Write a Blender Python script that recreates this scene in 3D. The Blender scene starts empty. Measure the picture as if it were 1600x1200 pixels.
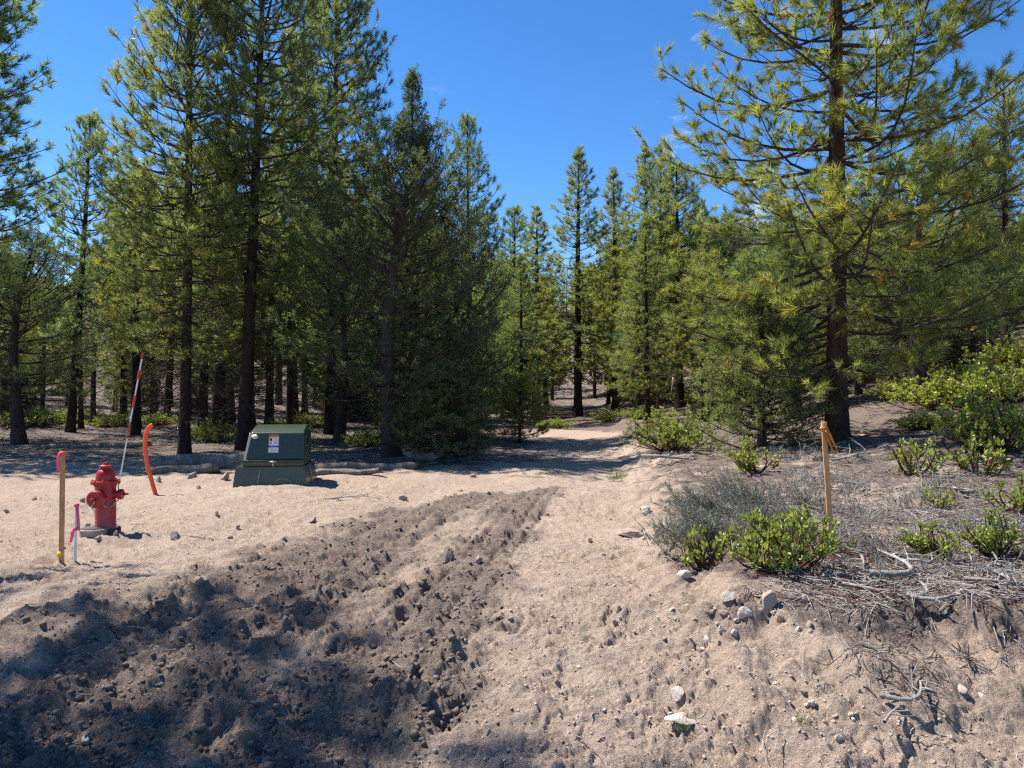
import bpy, bmesh, math, random
import numpy as np
from mathutils import Vector, Matrix

SC = bpy.context.scene
COL = SC.collection
R = math.radians
random.seed(7)

# ------------------------------------------------------------------ camera
EYE = 1.6
cam_d = bpy.data.cameras.new('camera')
cam_d.sensor_width = 36.0
cam_d.lens = 26.2
cam_d.clip_start = 0.05
cam_d.clip_end = 3000.0
cam = bpy.data.objects.new('camera', cam_d)
COL.objects.link(cam)
cam.location = (0, 0, EYE)
cam.rotation_euler = (R(90), 0, 0)
SC.camera = cam
FPX = 1164.4                       # focal length in pixels of the 1600 px wide photograph

# ------------------------------------------------------------------ sky, sun, exposure
AZ, EL = 64.0, 57.0                # sun: degrees to the left of straight ahead, height
SUN = Vector((-math.sin(R(AZ)) * math.cos(R(EL)), math.cos(R(AZ)) * math.cos(R(EL)), math.sin(R(EL))))
world = bpy.data.worlds.new('World')
SC.world = world
world.use_nodes = True
wn, wl = world.node_tree.nodes, world.node_tree.links
sky = wn.new('ShaderNodeTexSky')
sky.sky_type = 'NISHITA'
sky.sun_disc = False
sky.sun_elevation = R(EL)
sky.sun_rotation = R(-AZ)
sky.altitude = 2300
sky.air_density = 1.0
sky.dust_density = 0.3
sky.ozone_density = 2.6
hs = wn.new('ShaderNodeHueSaturation')
hs.inputs['Saturation'].default_value = 1.28
hs.inputs['Value'].default_value = 1.0
hs.inputs['Hue'].default_value = 0.503
wl.new(sky.outputs[0], hs.inputs['Color'])
tcw = wn.new('ShaderNodeTexCoord')
cn = wn.new('ShaderNodeTexNoise')
cn.inputs['Scale'].default_value = 11.0
cn.inputs['Detail'].default_value = 7.0
cn.inputs['Roughness'].default_value = 0.6
cmap = wn.new('ShaderNodeMapping')
cmap.inputs['Scale'].default_value = (1, 1, 2.2)
cmap.inputs['Location'].default_value = (3.1, 1.7, 0.4)
wl.new(tcw.outputs['Generated'], cmap.inputs['Vector'])
wl.new(cmap.outputs[0], cn.inputs['Vector'])
cr = wn.new('ShaderNodeValToRGB')
cr.color_ramp.elements[0].position = 0.60
cr.color_ramp.elements[1].position = 0.80
wl.new(cn.outputs['Fac'], cr.inputs['Fac'])
cmix = wn.new('ShaderNodeMixRGB')
cmix.inputs['Color2'].default_value = (7.5, 7.8, 8.2, 1)
def toward(px, py, a, b):
    d = Vector(((px - 800) / FPX, 1, -(py - 600) / FPX)).normalized()
    dt = wn.new('ShaderNodeVectorMath'); dt.operation = 'DOT_PRODUCT'
    nz = wn.new('ShaderNodeVectorMath'); nz.operation = 'NORMALIZE'
    wl.new(tcw.outputs['Generated'], nz.inputs[0]); wl.new(nz.outputs[0], dt.inputs[0]); dt.inputs[1].default_value = d
    mr = wn.new('ShaderNodeMapRange'); mr.interpolation_type = 'SMOOTHSTEP'
    mr.inputs['From Min'].default_value = math.cos(R(a)); mr.inputs['From Max'].default_value = math.cos(R(b))
    wl.new(dt.outputs['Value'], mr.inputs['Value'])
    return mr.outputs[0]
c1 = toward(1225, 190, 11, 3); c2 = toward(590, 265, 8, 2)
cmax = wn.new('ShaderNodeMath'); cmax.operation = 'MAXIMUM'; wl.new(c1, cmax.inputs[0]); wl.new(c2, cmax.inputs[1])
cmul = wn.new('ShaderNodeMath'); cmul.operation = 'MULTIPLY'; wl.new(cr.outputs['Color'], cmul.inputs[0]); wl.new(cmax.outputs[0], cmul.inputs[1])
wl.new(cmul.outputs[0], cmix.inputs['Fac'])
wl.new(hs.outputs[0], cmix.inputs['Color1'])
wl.new(cmix.outputs[0], wn['Background'].inputs['Color'])
wn['Background'].inputs['Strength'].default_value = 0.108

sun_d = bpy.data.lights.new('sun', 'SUN')
sun_d.energy = 5.0
sun_d.angle = R(0.53)
sun_d.color = (1.0, 0.95, 0.87)
sun_o = bpy.data.objects.new('sun', sun_d)
COL.objects.link(sun_o)
sun_o.location = (-20, 20, 40)
sun_o.rotation_euler = SUN.to_track_quat('Z', 'Y').to_euler()

SC.view_settings.view_transform = 'Standard'
SC.view_settings.look = 'None'
SC.view_settings.gamma = 1.0
SC.view_settings.use_curve_mapping = False
SC.view_settings.exposure = 1.02
SC.render.engine = 'CYCLES'
SC.cycles.use_denoising = False
SC.cycles.filter_width = 1.3
SC.cycles.max_bounces = 6
SC.cycles.diffuse_bounces = 3
SC.cycles.transmission_bounces = 4
SC.cycles.glossy_bounces = 2

# ------------------------------------------------------------------ noise
def _hash(ix, iy, seed):
    h = (ix.astype(np.int64) * 374761393 + iy.astype(np.int64) * 668265263 + seed * 974711) & 0xffffffff
    h = ((h ^ (h >> 13)) * 1274126177) & 0xffffffff
    return (h ^ (h >> 16)) & 0xffffffff

def noise2(x, y, seed=0):
    x = np.asarray(x, float); y = np.asarray(y, float)
    ix = np.floor(x); iy = np.floor(y)
    fx = x - ix; fy = y - iy
    u = fx * fx * fx * (fx * (fx * 6 - 15) + 10)
    v = fy * fy * fy * (fy * (fy * 6 - 15) + 10)
    def g(dx, dy):
        a = _hash(ix + dx, iy + dy, seed) * (2 * math.pi / 4294967296.0)
        return np.cos(a) * (fx - dx) + np.sin(a) * (fy - dy)
    a = g(0, 0); b = g(1, 0); c = g(0, 1); d = g(1, 1)
    return ((a + (b - a) * u) + ((c + (d - c) * u) - (a + (b - a) * u)) * v) * 1.5

def fbm(x, y, oct=4, seed=0, gain=0.5):
    s = 0.0; a = 1.0; f = 1.0
    for k in range(oct):
        s = s + a * noise2(x * f, y * f, seed + 17 * k)
        a *= gain; f *= 2.03
    return s

def cells(x, y, seed=0):
    """distance to the nearest random cell point (for lumps)"""
    x = np.asarray(x, float); y = np.asarray(y, float)
    ix = np.floor(x); iy = np.floor(y)
    best = np.full(x.shape, 9.0)
    for dx in (-1, 0, 1):
        for dy in (-1, 0, 1):
            h = _hash(ix + dx, iy + dy, seed)
            px = ix + dx + (h & 0xffff) / 65535.0
            py = iy + dy + (h >> 16) / 65535.0
            best = np.minimum(best, (px - x) ** 2 + (py - y) ** 2)
    return np.sqrt(best)

def cell_edges(x, y, seed=0):
    """second minus first nearest cell distance: 0 along the cracks between cells"""
    ix = np.floor(x); iy = np.floor(y)
    f1 = np.full(x.shape, 9.0); f2 = np.full(x.shape, 9.0)
    for dx in (-1, 0, 1):
        for dy in (-1, 0, 1):
            h = _hash(ix + dx, iy + dy, seed)
            d = np.hypot(ix + dx + (h & 0xffff) / 65535.0 - x, iy + dy + (h >> 16) / 65535.0 - y)
            f2 = np.where(d < f1, f1, np.minimum(f2, d)); f1 = np.minimum(f1, d)
    return f2 - f1

def ss(a, b, x):
    t = np.clip((np.asarray(x, float) - a) / (b - a), 0, 1)
    return t * t * (3 - 2 * t)

# ------------------------------------------------------------------ terrain
def bank(x, y):
    """0..1: the raised brushy bank on the right"""
    w = noise2(x * 1.3, y * 1.3, 5) * 0.16 + (np.abs(noise2(x * 2.6, y * 2.6, 15)) + .5 * np.abs(noise2(x * 6.1, y * 6.1, 16)) - .3) * .16 + noise2(x * 3.6, y * 3.6, 6) * 0.20 + noise2(x * 9, y * 9, 7) * .07
    xe = 1.30 + 0.13 * np.maximum(y - 5.4, 0) - 0.02 * np.maximum(y - 16, 0)
    ye = 4.55 - 0.03 * (x - 2)
    mx = ss(-0.45, 0.55, x - xe + w)
    e = y - ye + w * 0.8
    my = .22 * ss(-0.06, 0.18, e) + .78 * ss(-1.6, 0.30, e)
    return mx * my

def base_height(x, y):
    x = np.asarray(x, float); y = np.asarray(y, float)
    m = bank(x, y)
    yc = 6.2 - 0.5 * ss(-2, 1, x) + noise2(x * .5, y * .5, 3) * .5
    drop = 0.36 * ss(0, 1, (yc - y) / 3.0)
    xr = np.maximum(x - 2.0, 0)
    rise = 0.05 * np.minimum(xr, 20) + 0.010 * np.minimum(xr, 14) ** 2 + 0.16 * np.maximum(xr - 14, 0) * (xr < 60)
    rise = rise * ss(4.4, 12, y)
    far = 15.0 * ss(42, 170, y + 0.25 * np.abs(x)) + 0.02 * np.maximum(np.hypot(x, y) - 30, 0)
    far = far * ss(20, 60, np.hypot(x, y)) * ss(-30, 30, y)
    return -drop * (1 - m) + 0.25 * m + rise * (x > 2) + far

def unproj(px, py, fine=True):
    """the point of the ground seen at a pixel of the 1600x1200 photograph"""
    f = ground if fine else base_height
    Y = np.geomspace(2.2, 250, 1500)
    dx = (px - 800) / FPX; dz = -(py - 600) / FPX
    z = EYE + dz * Y
    g = f(dx * Y, Y)
    k = np.argmax(z < g)
    if z[k] >= g[k]:
        k = len(Y) - 1
    return dx * Y[k], Y[k], float(g[k])

def poly_mask(x, y, pts):
    """soft mask along a polyline of (x, y, radius): positive inside"""
    best = np.full(np.shape(x), -9.0)
    for (x0, y0, r0), (x1, y1, r1) in zip(pts[:-1], pts[1:]):
        dx, dy = x1 - x0, y1 - y0
        t = np.clip(((x - x0) * dx + (y - y0) * dy) / (dx * dx + dy * dy), 0, 1)
        d = np.hypot(x - (x0 + t * dx), y - (y0 + t * dy))
        r = r0 + (r1 - r0) * t
        best = np.maximum(best, (r - d) / r)
    return best

def world_line(pts):
    out = []
    for px, py, r in pts:
        X, Y, _ = unproj(px, py, False)
        out.append((X, Y, r))
    return out

TRACK_A = world_line([(60, 1230, .75), (210, 1090, .95), (330, 985, .95), (460, 895, .85), (560, 845, .7), (660, 800, .55), (760, 775, .45)])
TRACK_B = world_line([(420, 1210, .80), (570, 1080, .75), (660, 980, .50), (735, 885, .40), (790, 820, .42), (845, 768, .35)])
PATH = world_line([(820, 800, 1.1), (900, 745, 1.5), (930, 715, 1.5), (905, 690, 1.5), (885, 678, 1.5)])

def soil_masks(x, y):
    x = np.asarray(x, float); y = np.asarray(y, float)
    n = fbm(x * 1.1, y * 1.1, 4, 21, .6)
    n2 = fbm(x * 4.0, y * 4.0, 3, 22, .6)
    wet = np.maximum(poly_mask(x, y, TRACK_A), poly_mask(x, y, TRACK_B))
    wet = ss(-0.50, 0.65, wet + n * 0.45 + n2 * 0.40)
    b = bank(x, y)
    path = ss(-0.25, 0.35, poly_mask(x, y, PATH) + n * .25)
    edge = 15.6 - 1.3 * ss(-7, -3, x) + 1.2 * n
    forest = ss(-.8, .9, y - edge) * (1 - path)
    far = ss(40, 75, y)
    lit = np.maximum(np.maximum(forest, b * ss(-.35, .45, n + .30 + .3 * n2)), 0) * (1 - .15 * far)
    return wet * (1 - b), np.clip(lit, 0, 1)

def ground(x, y, masks=None):
    x = np.asarray(x, float); y = np.asarray(y, float)
    r = np.hypot(x, y)
    wet, lit = soil_masks(x, y) if masks is None else masks
    b = bank(x, y)
    z = base_height(x, y)
    z = z + 0.07 * noise2(x * .45, y * .45, 40) + 0.045 * noise2(x * 1.2, y * 1.2, 41)
    near = 1 - ss(14, 26, r)
    z = z + near * (0.018 * noise2(x * 3.1, y * 3.1, 42) + 0.012 * noise2(x * 7, y * 7, 43))
    fine = 1 - ss(9, 15, r)
    wx = x + .05 * noise2(x * 6, y * 6, 9); wy = y + .05 * noise2(x * 6, y * 6, 10)
    lump = np.maximum(0, .60 - cells(wx * 8, wy * 8, 50))
    lump2 = np.maximum(0, .62 - cells(wx * 17, wy * 17, 51))
    lump3 = np.maximum(0, .60 - cells(wx * 38, wy * 38, 53))
    gate = ss(-.25, .5, noise2(x * 1.7, y * 1.7, 52) + .2 + .5 * noise2(x * 5, y * 5, 54))
    def ridged(f, oc, seed, gain=.66):
        t = 0.0; am = 1.0; pr = 1.0
        for k in range(oc):
            n = (1 - np.abs(noise2(wx * f + 3.1 * k, wy * f * 1.15, seed + k)) * 1.6)
            n = n * n
            t = t + am * n * pr; pr = np.clip(n, 0, 1) * .6 + .4
            am *= gain; f *= 2.1
        return t
    rough = .22 + .78 * ss(-.35, .55, noise2(x * .8, y * .8, 66) + .7 * noise2(x * 2.6, y * 2.6, 67))
    rg = ridged(3.2, 5, 70) - 1.2
    z = z + fine * (wet * (0.050 * rg * (.5 + .5 * gate) + 0.050 * lump * gate + 0.045 * lump2 * (.3 + .7 * gate) + 0.020 * lump3)
                    + (1 - wet) * (0.032 * rg * rough + 0.020 * lump2 * gate * rough + 0.016 * lump3 * rough))
    z = z + fine * 0.005 * noise2(x * 45, y * 45, 44) * (.4 + rough)
    # tyre grooves that follow the tracks
    for tr in (TRACK_A, TRACK_B):
        pm = poly_mask(x, y, tr)
        z = z - fine * .050 * (np.exp(-((pm - .66) / .09) ** 2) + .8 * np.exp(-((pm - .26) / .08) ** 2)) * (.5 + .5 * gate)
    # eroded steps and cracks in the slope in front of the right-hand bank
    sl = ss(-.6, .3, x + .1) * ss(5.8, 5.0, y) * (1 - b) * fine
    rid = 1 - np.abs(noise2(wx * 1.3 + noise2(x * 3, y * 3, 61) * .5, wy * 1.9, 60)) * 12
    rid2 = 1 - np.abs(noise2(wx * 3.0, wy * 5.5 + noise2(x * 4, y * 4, 63) * .5, 62)) * 9
    rid3 = 1 - np.abs(noise2(wx * 7.0, wy * 10, 68)) * 6
    brk = ss(-.1, .35, noise2(x * 2.3, y * 2.3, 64))
    z = z - sl * (0.050 * np.clip(rid, 0, 1) * brk + 0.018 * np.clip(rid2, 0, 1) * brk + .008 * np.clip(rid3, 0, 1))
    wx2 = x + .10 * noise2(x * 4, y * 4, 81) + .03 * noise2(x * 13, y * 13, 82); wy2 = y + .10 * noise2(x * 4, y * 4, 83) + .03 * noise2(x * 13, y * 13, 84)
    dryf = (1 - wet) * fine
    g1 = ss(-.25, .35, noise2(x * 1.9, y * 1.9, 85)); g2 = ss(-.3, .3, noise2(x * 2.7, y * 2.7, 86))
    z = z - dryf * .024 * g1 * np.exp(-(cell_edges(wx2 * 4.5, wy2 * 6.5, 87) / .11) ** 2)
    z = z - dryf * .014 * g2 * np.exp(-(cell_edges(wx2 * 11, wy2 * 14, 88) / .16) ** 2)
    # crumbs standing proud of the crust
    c1 = cells(wx * 27, wy * 27, 89); c2 = cells(wx * 46, wy * 46, 90)
    pick = ss(.1, .5, noise2(x * 6, y * 6, 91) + .4 * noise2(x * 19, y * 19, 92))
    z = z + fine * (.022 * np.sqrt(np.maximum(0, .42 - c1)) * pick + .012 * np.sqrt(np.maximum(0, .45 - c2)) * (.3 + .7 * rough))
    ter = fbm(x * .9, y * 1.8, 4, 65, .6) * 3.2
    z = z + sl * .022 * (np.floor(ter) + ss(.72, 1.0, ter - np.floor(ter)))
    # spoil heaped up beside the transformer and the hydrant
    for hx, hy, hr, hh in HEAPS:
        d = np.hypot(x - hx, y - hy) / hr
        z = z + hh * np.exp(-d * d * 2) * (1 + .5 * noise2(x * 5, y * 5, 71))
    return z

HEAPS = []
for hpx, hpy, hr, hh in ((345, 748, .5, .09), (300, 750, .45, .06), (178, 846, .22, .07), (420, 772, .7, .06), (620, 1090, .28, .12), (150, 950, .6, .10), (820, 1085, .2, .08), (700, 1010, .25, .06)):
    X, Y, _ = unproj(hpx, hpy, False)
    HEAPS.append((X, Y, hr, hh))

# ------------------------------------------------------------------ mesh helpers
def mk(name, V, faces, mat, parent=None, smooth=False, tint=None, kind=None, attrs=None, loc=None):
    me = mesh_data(name, V, faces, mat, smooth, tint, attrs)
    return ob(name, me, parent, kind, loc)

def mesh_data(name, V, faces, mat, smooth=False, tint=None, attrs=None):
    V = np.asarray(V, np.float32)
    if not isinstance(faces, (list, tuple)):
        faces = [faces]
    faces = [np.asarray(f, np.int32) for f in faces if len(f)]
    me = bpy.data.meshes.new(name)
    me.vertices.add(len(V))
    me.vertices.foreach_set('co', V.ravel())
    nl = sum(f.size for f in faces); nf = sum(len(f) for f in faces)
    me.loops.add(nl); me.polygons.add(nf)
    me.loops.foreach_set('vertex_index', np.concatenate([f.ravel() for f in faces]))
    tot = np.concatenate([np.full(len(f), f.shape[1], np.int32) for f in faces])
    st = np.concatenate([[0], np.cumsum(tot)[:-1]]).astype(np.int32)
    me.polygons.foreach_set('loop_start', st)
    try:
        me.polygons.foreach_set('loop_total', tot)
    except Exception:
        pass
    if smooth:
        me.polygons.foreach_set('use_smooth', np.ones(nf, bool))
    if tint is not None:
        a = me.attributes.new('tint', 'FLOAT', 'POINT')
        a.data.foreach_set('value', np.asarray(tint, np.float32))
    for k, v in (attrs or {}).items():
        a = me.attributes.new(k, 'FLOAT', 'POINT')
        a.data.foreach_set('value', np.asarray(v, np.float32))
    me.update(calc_edges=True)
    if mat is not None:
        me.materials.append(mat)
    return me

def ob(name, me, parent=None, kind=None, loc=None):
    o = bpy.data.objects.new(name, me)
    COL.objects.link(o)
    if parent is not None:
        o.parent = parent
    if kind:
        o['kind'] = kind
    if loc is not None:
        o.location = loc
    return o

def thing(name, label, cat, loc=(0, 0, 0), rz=0.0, group=None):
    o = bpy.data.objects.new(name, None)
    o.empty_display_size = .2
    COL.objects.link(o)
    o.location = loc
    o.rotation_euler = (0, 0, rz)
    tag(o, label, cat, group)
    return o

def tag(o, label, cat, group=None):
    o['label'] = label; o['category'] = cat
    if group:
        o['group'] = group
    return o

def norm(v):
    return v / np.maximum(np.linalg.norm(v, axis=-1, keepdims=True), 1e-9)

def tubes(P, Rad, n=5, ref=None):
    """P (B,k,3) centre lines, Rad (B,k) radii -> verts, quads"""
    P = np.asarray(P, float); Rad = np.asarray(Rad, float)
    B, k, _ = P.shape
    T = norm(np.gradient(P, axis=1))
    if ref is None:
        ref = np.where(np.abs(T[..., 2]).mean(1)[:, None, None] > .8, np.array([1.0, .13, .1]), np.array([.05, .1, 1.0]))
    ref = np.broadcast_to(np.asarray(ref, float), T.shape)
    U = norm(np.cross(T, ref)); W = np.cross(T, U)
    a = np.arange(n) * 2 * math.pi / n
    V = P[:, :, None, :] + Rad[:, :, None, None] * (U[:, :, None, :] * np.cos(a)[None, None, :, None] + W[:, :, None, :] * np.sin(a)[None, None, :, None])
    idx = np.arange(B * k * n).reshape(B, k, n)
    q = np.stack([idx[:, :-1, :], np.roll(idx, -1, 2)[:, :-1, :], np.roll(idx, -1, 2)[:, 1:, :], idx[:, 1:, :]], -1).reshape(-1, 4)
    return V.reshape(-1, 3), q

class Acc:
    """collects verts and faces of several pieces of one mesh"""
    def __init__(self):
        self.V = []; self.Q = []; self.T = []; self.n = 0; self.t = []
    def add(self, V, q=None, t=None, tint=0.5):
        V = np.asarray(V, float).reshape(-1, 3)
        if q is not None and len(q): self.Q.append(np.asarray(q) + self.n)
        if t is not None and len(t): self.T.append(np.asarray(t) + self.n)
        self.V.append(V); self.n += len(V)
        self.t.append(np.broadcast_to(np.asarray(tint, float), (len(V),)))
    def data(self, name, mat, smooth=False):
        f = ([np.concatenate(self.Q)] if self.Q else []) + ([np.concatenate(self.T)] if self.T else [])
        return mesh_data(name, np.concatenate(self.V), f, mat, smooth, np.concatenate(self.t))

def box(acc, cx, cy, cz, sx, sy, sz, rot=None):
    v = np.array([[x, y, z] for z in (-.5, .5) for y in (-.5, .5) for x in (-.5, .5)]) * (sx, sy, sz)
    if rot is not None:
        v = v @ np.array(rot).T
    acc.add(v + (cx, cy, cz), q=[[0, 2, 3, 1], [4, 5, 7, 6], [0, 1, 5, 4], [2, 6, 7, 3], [0, 4, 6, 2], [1, 3, 7, 5]])

def lathe(acc, prof, n=24, axis='z', org=(0, 0, 0), M=None):
    """prof: list of (radius, height) revolved about z; closed at both ends"""
    prof = np.array(prof, float)
    a = np.arange(n) * 2 * math.pi / n
    V = np.stack([prof[:, 0][:, None] * np.cos(a), prof[:, 0][:, None] * np.sin(a), np.repeat(prof[:, 1][:, None], n, 1)], -1)
    k = len(prof)
    idx = np.arange(k * n).reshape(k, n)
    q = np.stack([idx[:-1], np.roll(idx, -1, 1)[:-1], np.roll(idx, -1, 1)[1:], idx[1:]], -1).reshape(-1, 4)
    V = V.reshape(-1, 3)
    V = np.vstack([V, [[0, 0, prof[0, 1]], [0, 0, prof[-1, 1]]]])
    t = [[k * n, (i + 1) % n, i] for i in range(n)] + [[k * n + 1, (k - 1) * n + i, (k - 1) * n + (i + 1) % n] for i in range(n)]
    if M is not None:
        V = V @ np.array(M).T
    acc.add(V + np.array(org), q=q, t=t)

# ------------------------------------------------------------------ materials
class Mat:
    def __init__(self, name):
        self.m = bpy.data.materials.new(name); self.m.use_nodes = True
        self.N = self.m.node_tree.nodes; self.L = self.m.node_tree.links
        self.N.clear()
        self.out = self.N.new('ShaderNodeOutputMaterial')
    def node(self, t, **kw):
        n = self.N.new(t)
        for k, v in kw.items():
            if k in n.inputs: n.inputs[k].default_value = v
            else: setattr(n, k, v)
        return n
    def link(self, a, b): self.L.new(a, b)
    def noise(self, scale, detail=4, rough=.6, vec=None, coord='Object', stretch=None):
        tc = self.node('ShaderNodeTexCoord')
        src = tc.outputs[coord]
        if stretch:
            mp = self.node('ShaderNodeMapping'); mp.inputs['Scale'].default_value = stretch
            self.link(src, mp.inputs[0]); src = mp.outputs[0]
        n = self.node('ShaderNodeTexNoise', Scale=scale, Detail=detail, Roughness=rough)
        self.link(src, n.inputs['Vector'])
        return n.outputs['Fac']
    def ramp(self, fac, stops):
        r = self.node('ShaderNodeValToRGB')
        e = r.color_ramp.elements
        e[0].position, e[0].color = stops[0][0], (*stops[0][1], 1)
        e[1].position, e[1].color = stops[-1][0], (*stops[-1][1], 1)
        for p, c in stops[1:-1]:
            x = e.new(p); x.color = (*c, 1)
        self.link(fac, r.inputs['Fac'])
        return r.outputs['Color']
    def mix(self, fac, a, b, mode='MIX'):
        n = self.node('ShaderNodeMixRGB', blend_type=mode)
        for i, v in ((0, fac), (1, a), (2, b)):
            if hasattr(v, 'is_output'): self.link(v, n.inputs[i])
            elif i == 0: n.inputs[0].default_value = v
            else: n.inputs[i].default_value = (*v, 1)
        return n.outputs[0]
    def attr(self, name):
        a = self.node('ShaderNodeAttribute'); a.attribute_name = name
        return a.outputs['Fac']
    def bump(self, h, strength=.5, dist=.02):
        b = self.node('ShaderNodeBump', Strength=strength, Distance=dist)
        self.link(h, b.inputs['Height'])
        return b.outputs[0]
    def principled(self, color, rough=.8, spec=.3, bump=None, metallic=0.0, finish=True):
        p = self.node('ShaderNodeBsdfPrincipled')
        if hasattr(color, 'is_output'): self.link(color, p.inputs['Base Color'])
        else: p.inputs['Base Color'].default_value = (*color, 1)
        if hasattr(rough, 'is_output'): self.link(rough, p.inputs['Roughness'])
        else: p.inputs['Roughness'].default_value = rough
        p.inputs['Specular IOR Level'].default_value = spec
        p.inputs['Metallic'].default_value = metallic
        if bump is not None: self.link(bump, p.inputs['Normal'])
        if finish: self.link(p.outputs[0], self.out.inputs['Surface'])
        return p

def leaf_material(name, stops, trans=.35, rough=.45, spec=.25, trans_gain=1.6):
    """thin leaves: colour by the leaf's own tint and the plant's own colour, some light passes through"""
    M = Mat(name)
    c = M.ramp(M.attr('tint'), stops)
    oi = M.node('ShaderNodeObjectInfo')
    c = M.mix(1.0, c, oi.outputs['Color'], 'MULTIPLY')
    p = M.principled(c, rough, spec, finish=False)
    t = M.node('ShaderNodeBsdfTranslucent')
    c2 = M.mix(1.0, c, (trans_gain * 1.04, trans_gain, trans_gain * .56), 'MULTIPLY')
    M.link(c2, t.inputs['Color'])
    mx = M.node('ShaderNodeMixShader'); mx.inputs[0].default_value = trans
    M.link(p.outputs[0], mx.inputs[1]); M.link(t.outputs[0], mx.inputs[2])
    M.link(mx.outputs[0], M.out.inputs['Surface'])
    return M.m

NEEDLE = leaf_material('pine_needle', [(0, (.075, .105, .055)), (.45, (.130, .164, .066)), (.85, (.215, .220, .070)), (.93, (.19, .16, .06)), (1, (.22, .11, .045))], .52, .42, .35, 2.3)
JUNIPER = leaf_material('juniper_scale', [(0, (.060, .082, .045)), (.5, (.105, .130, .060)), (.9, (.16, .175, .075)), (1, (.21, .14, .06))], .46, .6, .2)
MANZ = leaf_material('manzanita_leaf', [(0, (.13, .19, .040)), (.5, (.24, .31, .060)), (.9, (.37, .40, .090)), (1, (.40, .28, .10))], .36, .38, .45, 1.4)
SAGE = leaf_material('sage_leaf', [(0, (.10, .12, .085)), (.5, (.17, .19, .14)), (1, (.28, .29, .22))], .2, .7, .2)

def bark_material(name, dark, mid, light, scale=9):
    M = Mat(name)
    n1 = M.noise(scale, 6, .65, stretch=(1, 1, .22))
    n2 = M.noise(scale * 5, 4, .6, stretch=(1, 1, .35))
    c = M.ramp(n1, [(.35, dark), (.55, mid), (.75, light)])
    c = M.mix(.5, c, M.ramp(n2, [(.3, dark), (.75, light)]))
    M.principled(c, .92, .15, M.bump(M.mix(.4, n1, n2), .9, .03))
    return M.m

BARK = bark_material('pine_bark', (.010, .008, .007), (.028, .021, .017), (.075, .048, .036))
BARK_RED = bark_material('reddish_pine_bark', (.014, .010, .009), (.045, .028, .021), (.13, .072, .048), 8)
BARK_CHAR = bark_material('charred_bark', (.006, .006, .006), (.013, .012, .011), (.04, .037, .034))
BARK_JUN = bark_material('juniper_bark', (.022, .017, .014), (.060, .047, .038), (.15, .12, .10), 12)
TWIG = bark_material('twig_bark', (.020, .015, .012), (.05, .038, .031), (.12, .095, .08), 14)
STEM = bark_material('manzanita_stem', (.055, .022, .015), (.11, .045, .03), (.20, .12, .085), 20)
DEADWOOD = bark_material('weathered_wood', (.12, .105, .09), (.30, .275, .25), (.55, .525, .49), 10)
LOGWOOD = bark_material('weathered_log', (.045, .036, .030), (.17, .145, .125), (.36, .325, .29), 7)

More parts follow.
